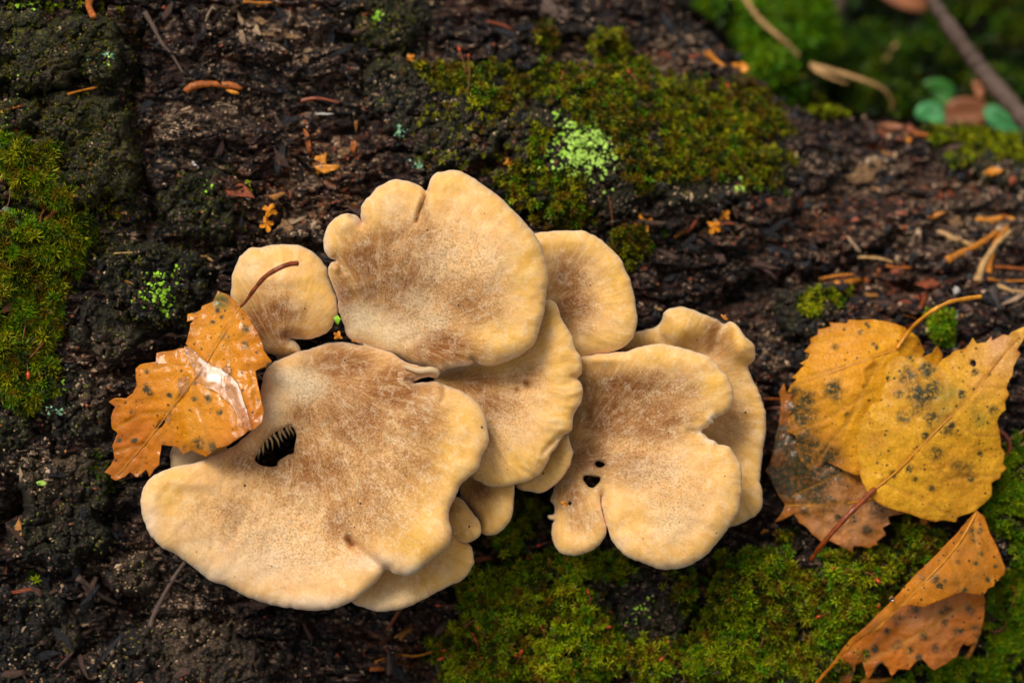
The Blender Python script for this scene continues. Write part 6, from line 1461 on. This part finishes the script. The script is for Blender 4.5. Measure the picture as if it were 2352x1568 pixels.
def small_leaf(label, X, Y, z, rx, ry, rot, mat, name='broad_leaf', cat='leaf', seed=0):
    k = 28; V = []; r = np.random.RandomState(seed)
    for s_ in (1, .66, .33):
        for j in range(k):
            a = 2 * math.pi * j / k; rad = (1 + .07 * math.cos(a)) * s_; x_, y_ = rx * rad * math.cos(a), ry * rad * math.sin(a) * (1 - .15 * math.cos(a))
            V.append((x_, y_, .15 * rx * (abs(y_ / ry)) ** 1.5 - .1 * rx * (x_ / rx) ** 2))
    V.append((0, 0, -.02)); n1 = len(V); V += [(a, b, c - .03) for a, b, c in V]; F = []
    for o_ in (0, n1):
        for l in (0, 1):
            for j in range(k): j2 = (j + 1) % k; F.append((o_ + l * k + j, o_ + l * k + j2, o_ + (l + 1) * k + j2, o_ + (l + 1) * k + j))
        for j in range(k): F.append((o_ + 2 * k + j, o_ + 2 * k + (j + 1) % k, o_ + 3 * k))
    for j in range(k): F.append(((j + 1) % k, j, n1 + j, n1 + (j + 1) % k))
    V = np.array(V); c, s_ = math.cos(rot), math.sin(rot); V = np.stack([V[:, 0] * c - V[:, 1] * s_, V[:, 0] * s_ + V[:, 1] * c, V[:, 2]], -1)
    o = mk(name, V, F, M[mat]); o.location = tuple(P3(X, Y, z).tolist()); return tag(o, label, cat)
small_leaf('round fresh green leaf blurred behind the log crest, upper of the pair', 2148, 218, -17, .62, .52, .3, 'green_leaf2')
small_leaf('mint blue green leaf blurred behind the log crest, right below the fresh green one', 2137, 264, -15.5, .40, .48, 1.2, 'green_leaf')
small_leaf('mint blue green leaf blurred at the far right below the branch', 2302, 284, -16, .8, .34, -.8, 'green_leaf')
small_leaf('rusty orange dead leaf blurred between the mint leaves', 2212, 264, -17, .85, .55, .2, 'rusty_leaf')
small_leaf('rusty dead leaf at the very top in front of the dark gap', 2075, -8, -23, .9, .4, -.4, 'rusty_leaf')
small_leaf('small orange bud leaf hanging on the slanting branch', 2247, 205, -12.8, .16, .3, .4, 'rusty_leaf')
small_leaf('dark brown dead leaf in the top gap left of the mossy stem', 1870, 5, -19, 1.0, .9, .4, 'twig')

# mossy hummocks on the ground: each a dark core with its own moss
def hummock(label, X, Y, z, rx, ry, rz, n, pal, seed, L=.5):
    c = P3(X, Y, z); r = np.random.RandomState(seed)
    t = thing('moss_hummock', c, label, 'moss clump', 'blurred moss clumps behind the log')
    u = r.normal(0, 1, (n, 3)); u /= np.linalg.norm(u, axis=1, keepdims=True); u[:, 2] = np.abs(u[:, 2]) * 1.0
    rad = 1 + .28 * perlin(u[:, 0] * 2.2 + seed, u[:, 1] * 2.2 + u[:, 2])
    P = c + u * rad[:, None] * np.array([rx, ry, rz])
    f = perlin(P[:, 0] * .7, P[:, 1] * .7 + seed); keep = (f + r.uniform(-.25, .25, n)) > -.10; P = P[keep]; u = u[keep]
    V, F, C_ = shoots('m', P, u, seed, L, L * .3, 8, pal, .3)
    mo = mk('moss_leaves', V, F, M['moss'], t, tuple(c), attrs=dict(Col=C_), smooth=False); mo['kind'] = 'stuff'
    m, n_ = 14, 22; VV = []; FF = []
    for i in range(m + 1):
        for j in range(n_):
            a, b = math.pi * i / m, 2 * math.pi * j / n_; d = np.array([math.sin(a) * math.cos(b), math.sin(a) * math.sin(b), math.cos(a)])
            rr_ = 1 + .28 * float(perlin(d[0] * 2.2 + seed, d[1] * 2.2 + abs(d[2]))); VV.append(c + d * rr_ * np.array([rx, ry, rz]) * .96)
    for i in range(m):
        for j in range(n_): j2 = (j + 1) % n_; FF.append((i * n_ + j, (i + 1) * n_ + j, (i + 1) * n_ + j2, i * n_ + j2))
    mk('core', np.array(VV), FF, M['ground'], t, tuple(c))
B1 = (0.040, 0.11, 0.003); B2 = (0.10, 0.16, 0.003); B3 = (0.008, 0.016, 0.002); B4 = (0.10, 0.10, 0.004)  # background greens cut down to paint in the shade of surrounding plants
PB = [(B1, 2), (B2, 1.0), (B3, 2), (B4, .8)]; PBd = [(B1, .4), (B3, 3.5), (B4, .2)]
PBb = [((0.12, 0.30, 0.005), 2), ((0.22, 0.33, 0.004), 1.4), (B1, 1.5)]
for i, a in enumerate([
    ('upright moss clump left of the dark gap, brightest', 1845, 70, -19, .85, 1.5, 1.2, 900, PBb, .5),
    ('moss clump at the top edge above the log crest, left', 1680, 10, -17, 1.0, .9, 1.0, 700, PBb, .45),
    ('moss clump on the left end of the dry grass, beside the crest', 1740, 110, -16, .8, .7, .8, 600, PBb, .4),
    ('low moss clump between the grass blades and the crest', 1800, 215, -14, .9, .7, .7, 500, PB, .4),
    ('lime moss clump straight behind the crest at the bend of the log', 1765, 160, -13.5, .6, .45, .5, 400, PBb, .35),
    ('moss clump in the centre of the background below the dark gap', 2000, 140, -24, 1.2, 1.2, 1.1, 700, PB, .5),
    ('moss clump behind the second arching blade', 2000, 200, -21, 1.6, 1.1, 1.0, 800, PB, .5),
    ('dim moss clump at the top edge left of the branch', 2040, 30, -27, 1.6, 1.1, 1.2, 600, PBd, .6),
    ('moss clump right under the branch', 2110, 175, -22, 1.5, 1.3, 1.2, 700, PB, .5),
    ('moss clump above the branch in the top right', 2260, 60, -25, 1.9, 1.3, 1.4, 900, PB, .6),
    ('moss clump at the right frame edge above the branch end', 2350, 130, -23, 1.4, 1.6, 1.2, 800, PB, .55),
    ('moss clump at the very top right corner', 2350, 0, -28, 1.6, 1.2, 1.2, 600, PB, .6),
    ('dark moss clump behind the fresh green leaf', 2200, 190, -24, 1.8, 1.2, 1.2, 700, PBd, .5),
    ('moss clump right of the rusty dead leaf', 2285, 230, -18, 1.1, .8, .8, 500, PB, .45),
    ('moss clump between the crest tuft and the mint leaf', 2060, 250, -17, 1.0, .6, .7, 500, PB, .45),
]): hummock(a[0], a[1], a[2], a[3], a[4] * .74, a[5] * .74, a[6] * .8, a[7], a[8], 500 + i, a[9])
# sparse moss over the rest of the soil
r_ = np.random.RandomState(77); n_ = 3500
uu = r_.uniform(-4, 34, n_); vv = r_.uniform(2, 36, n_); hh = gh(uu, vv)
Pg = gpt(uu, vv, hh); kp = fbm(uu * .4, vv * .4, 3, seed=6) > .34
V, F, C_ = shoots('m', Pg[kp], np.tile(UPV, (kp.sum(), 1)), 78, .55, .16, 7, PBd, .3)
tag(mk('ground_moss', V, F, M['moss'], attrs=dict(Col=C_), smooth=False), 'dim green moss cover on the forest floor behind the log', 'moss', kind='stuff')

# water drops
def drop(label, X, Y, r, lift=.1, z=None):
    p = S(X, Y, lift) if z is None else P3(X, Y, z)
    o = ball('water_drop', np.zeros(3), r, M['water'], None, (0, 0, 0)); o.location = tuple(p.tolist()); tag(o, label, 'water drop', 'small water drops')
drop('water drop on the upper left edge of the folded leaf', 2048, 1374 - 0, .07, z=-.5)
drop('water drop on the thin stalk at the right of the folded leaf', 2320, 1372, .05, .35)
drop('water drop at the left moss edge', 10, 902, .05, .25)
drop('tiny water drop on the moss left of the folded leaf', 1916, 1600 - 200, .045, .2)
drop('tiny drop above the first moss drop', 1942, 1386, .045, .2)

# ------------------------------------------------------------------ tilt the lens frame into the world
bpy.context.view_layer.update()
for o in list(COLL.objects):
    if o.parent is None and o.type in ('MESH', 'EMPTY'):
        o.matrix_world = TILT @ o.matrix_world
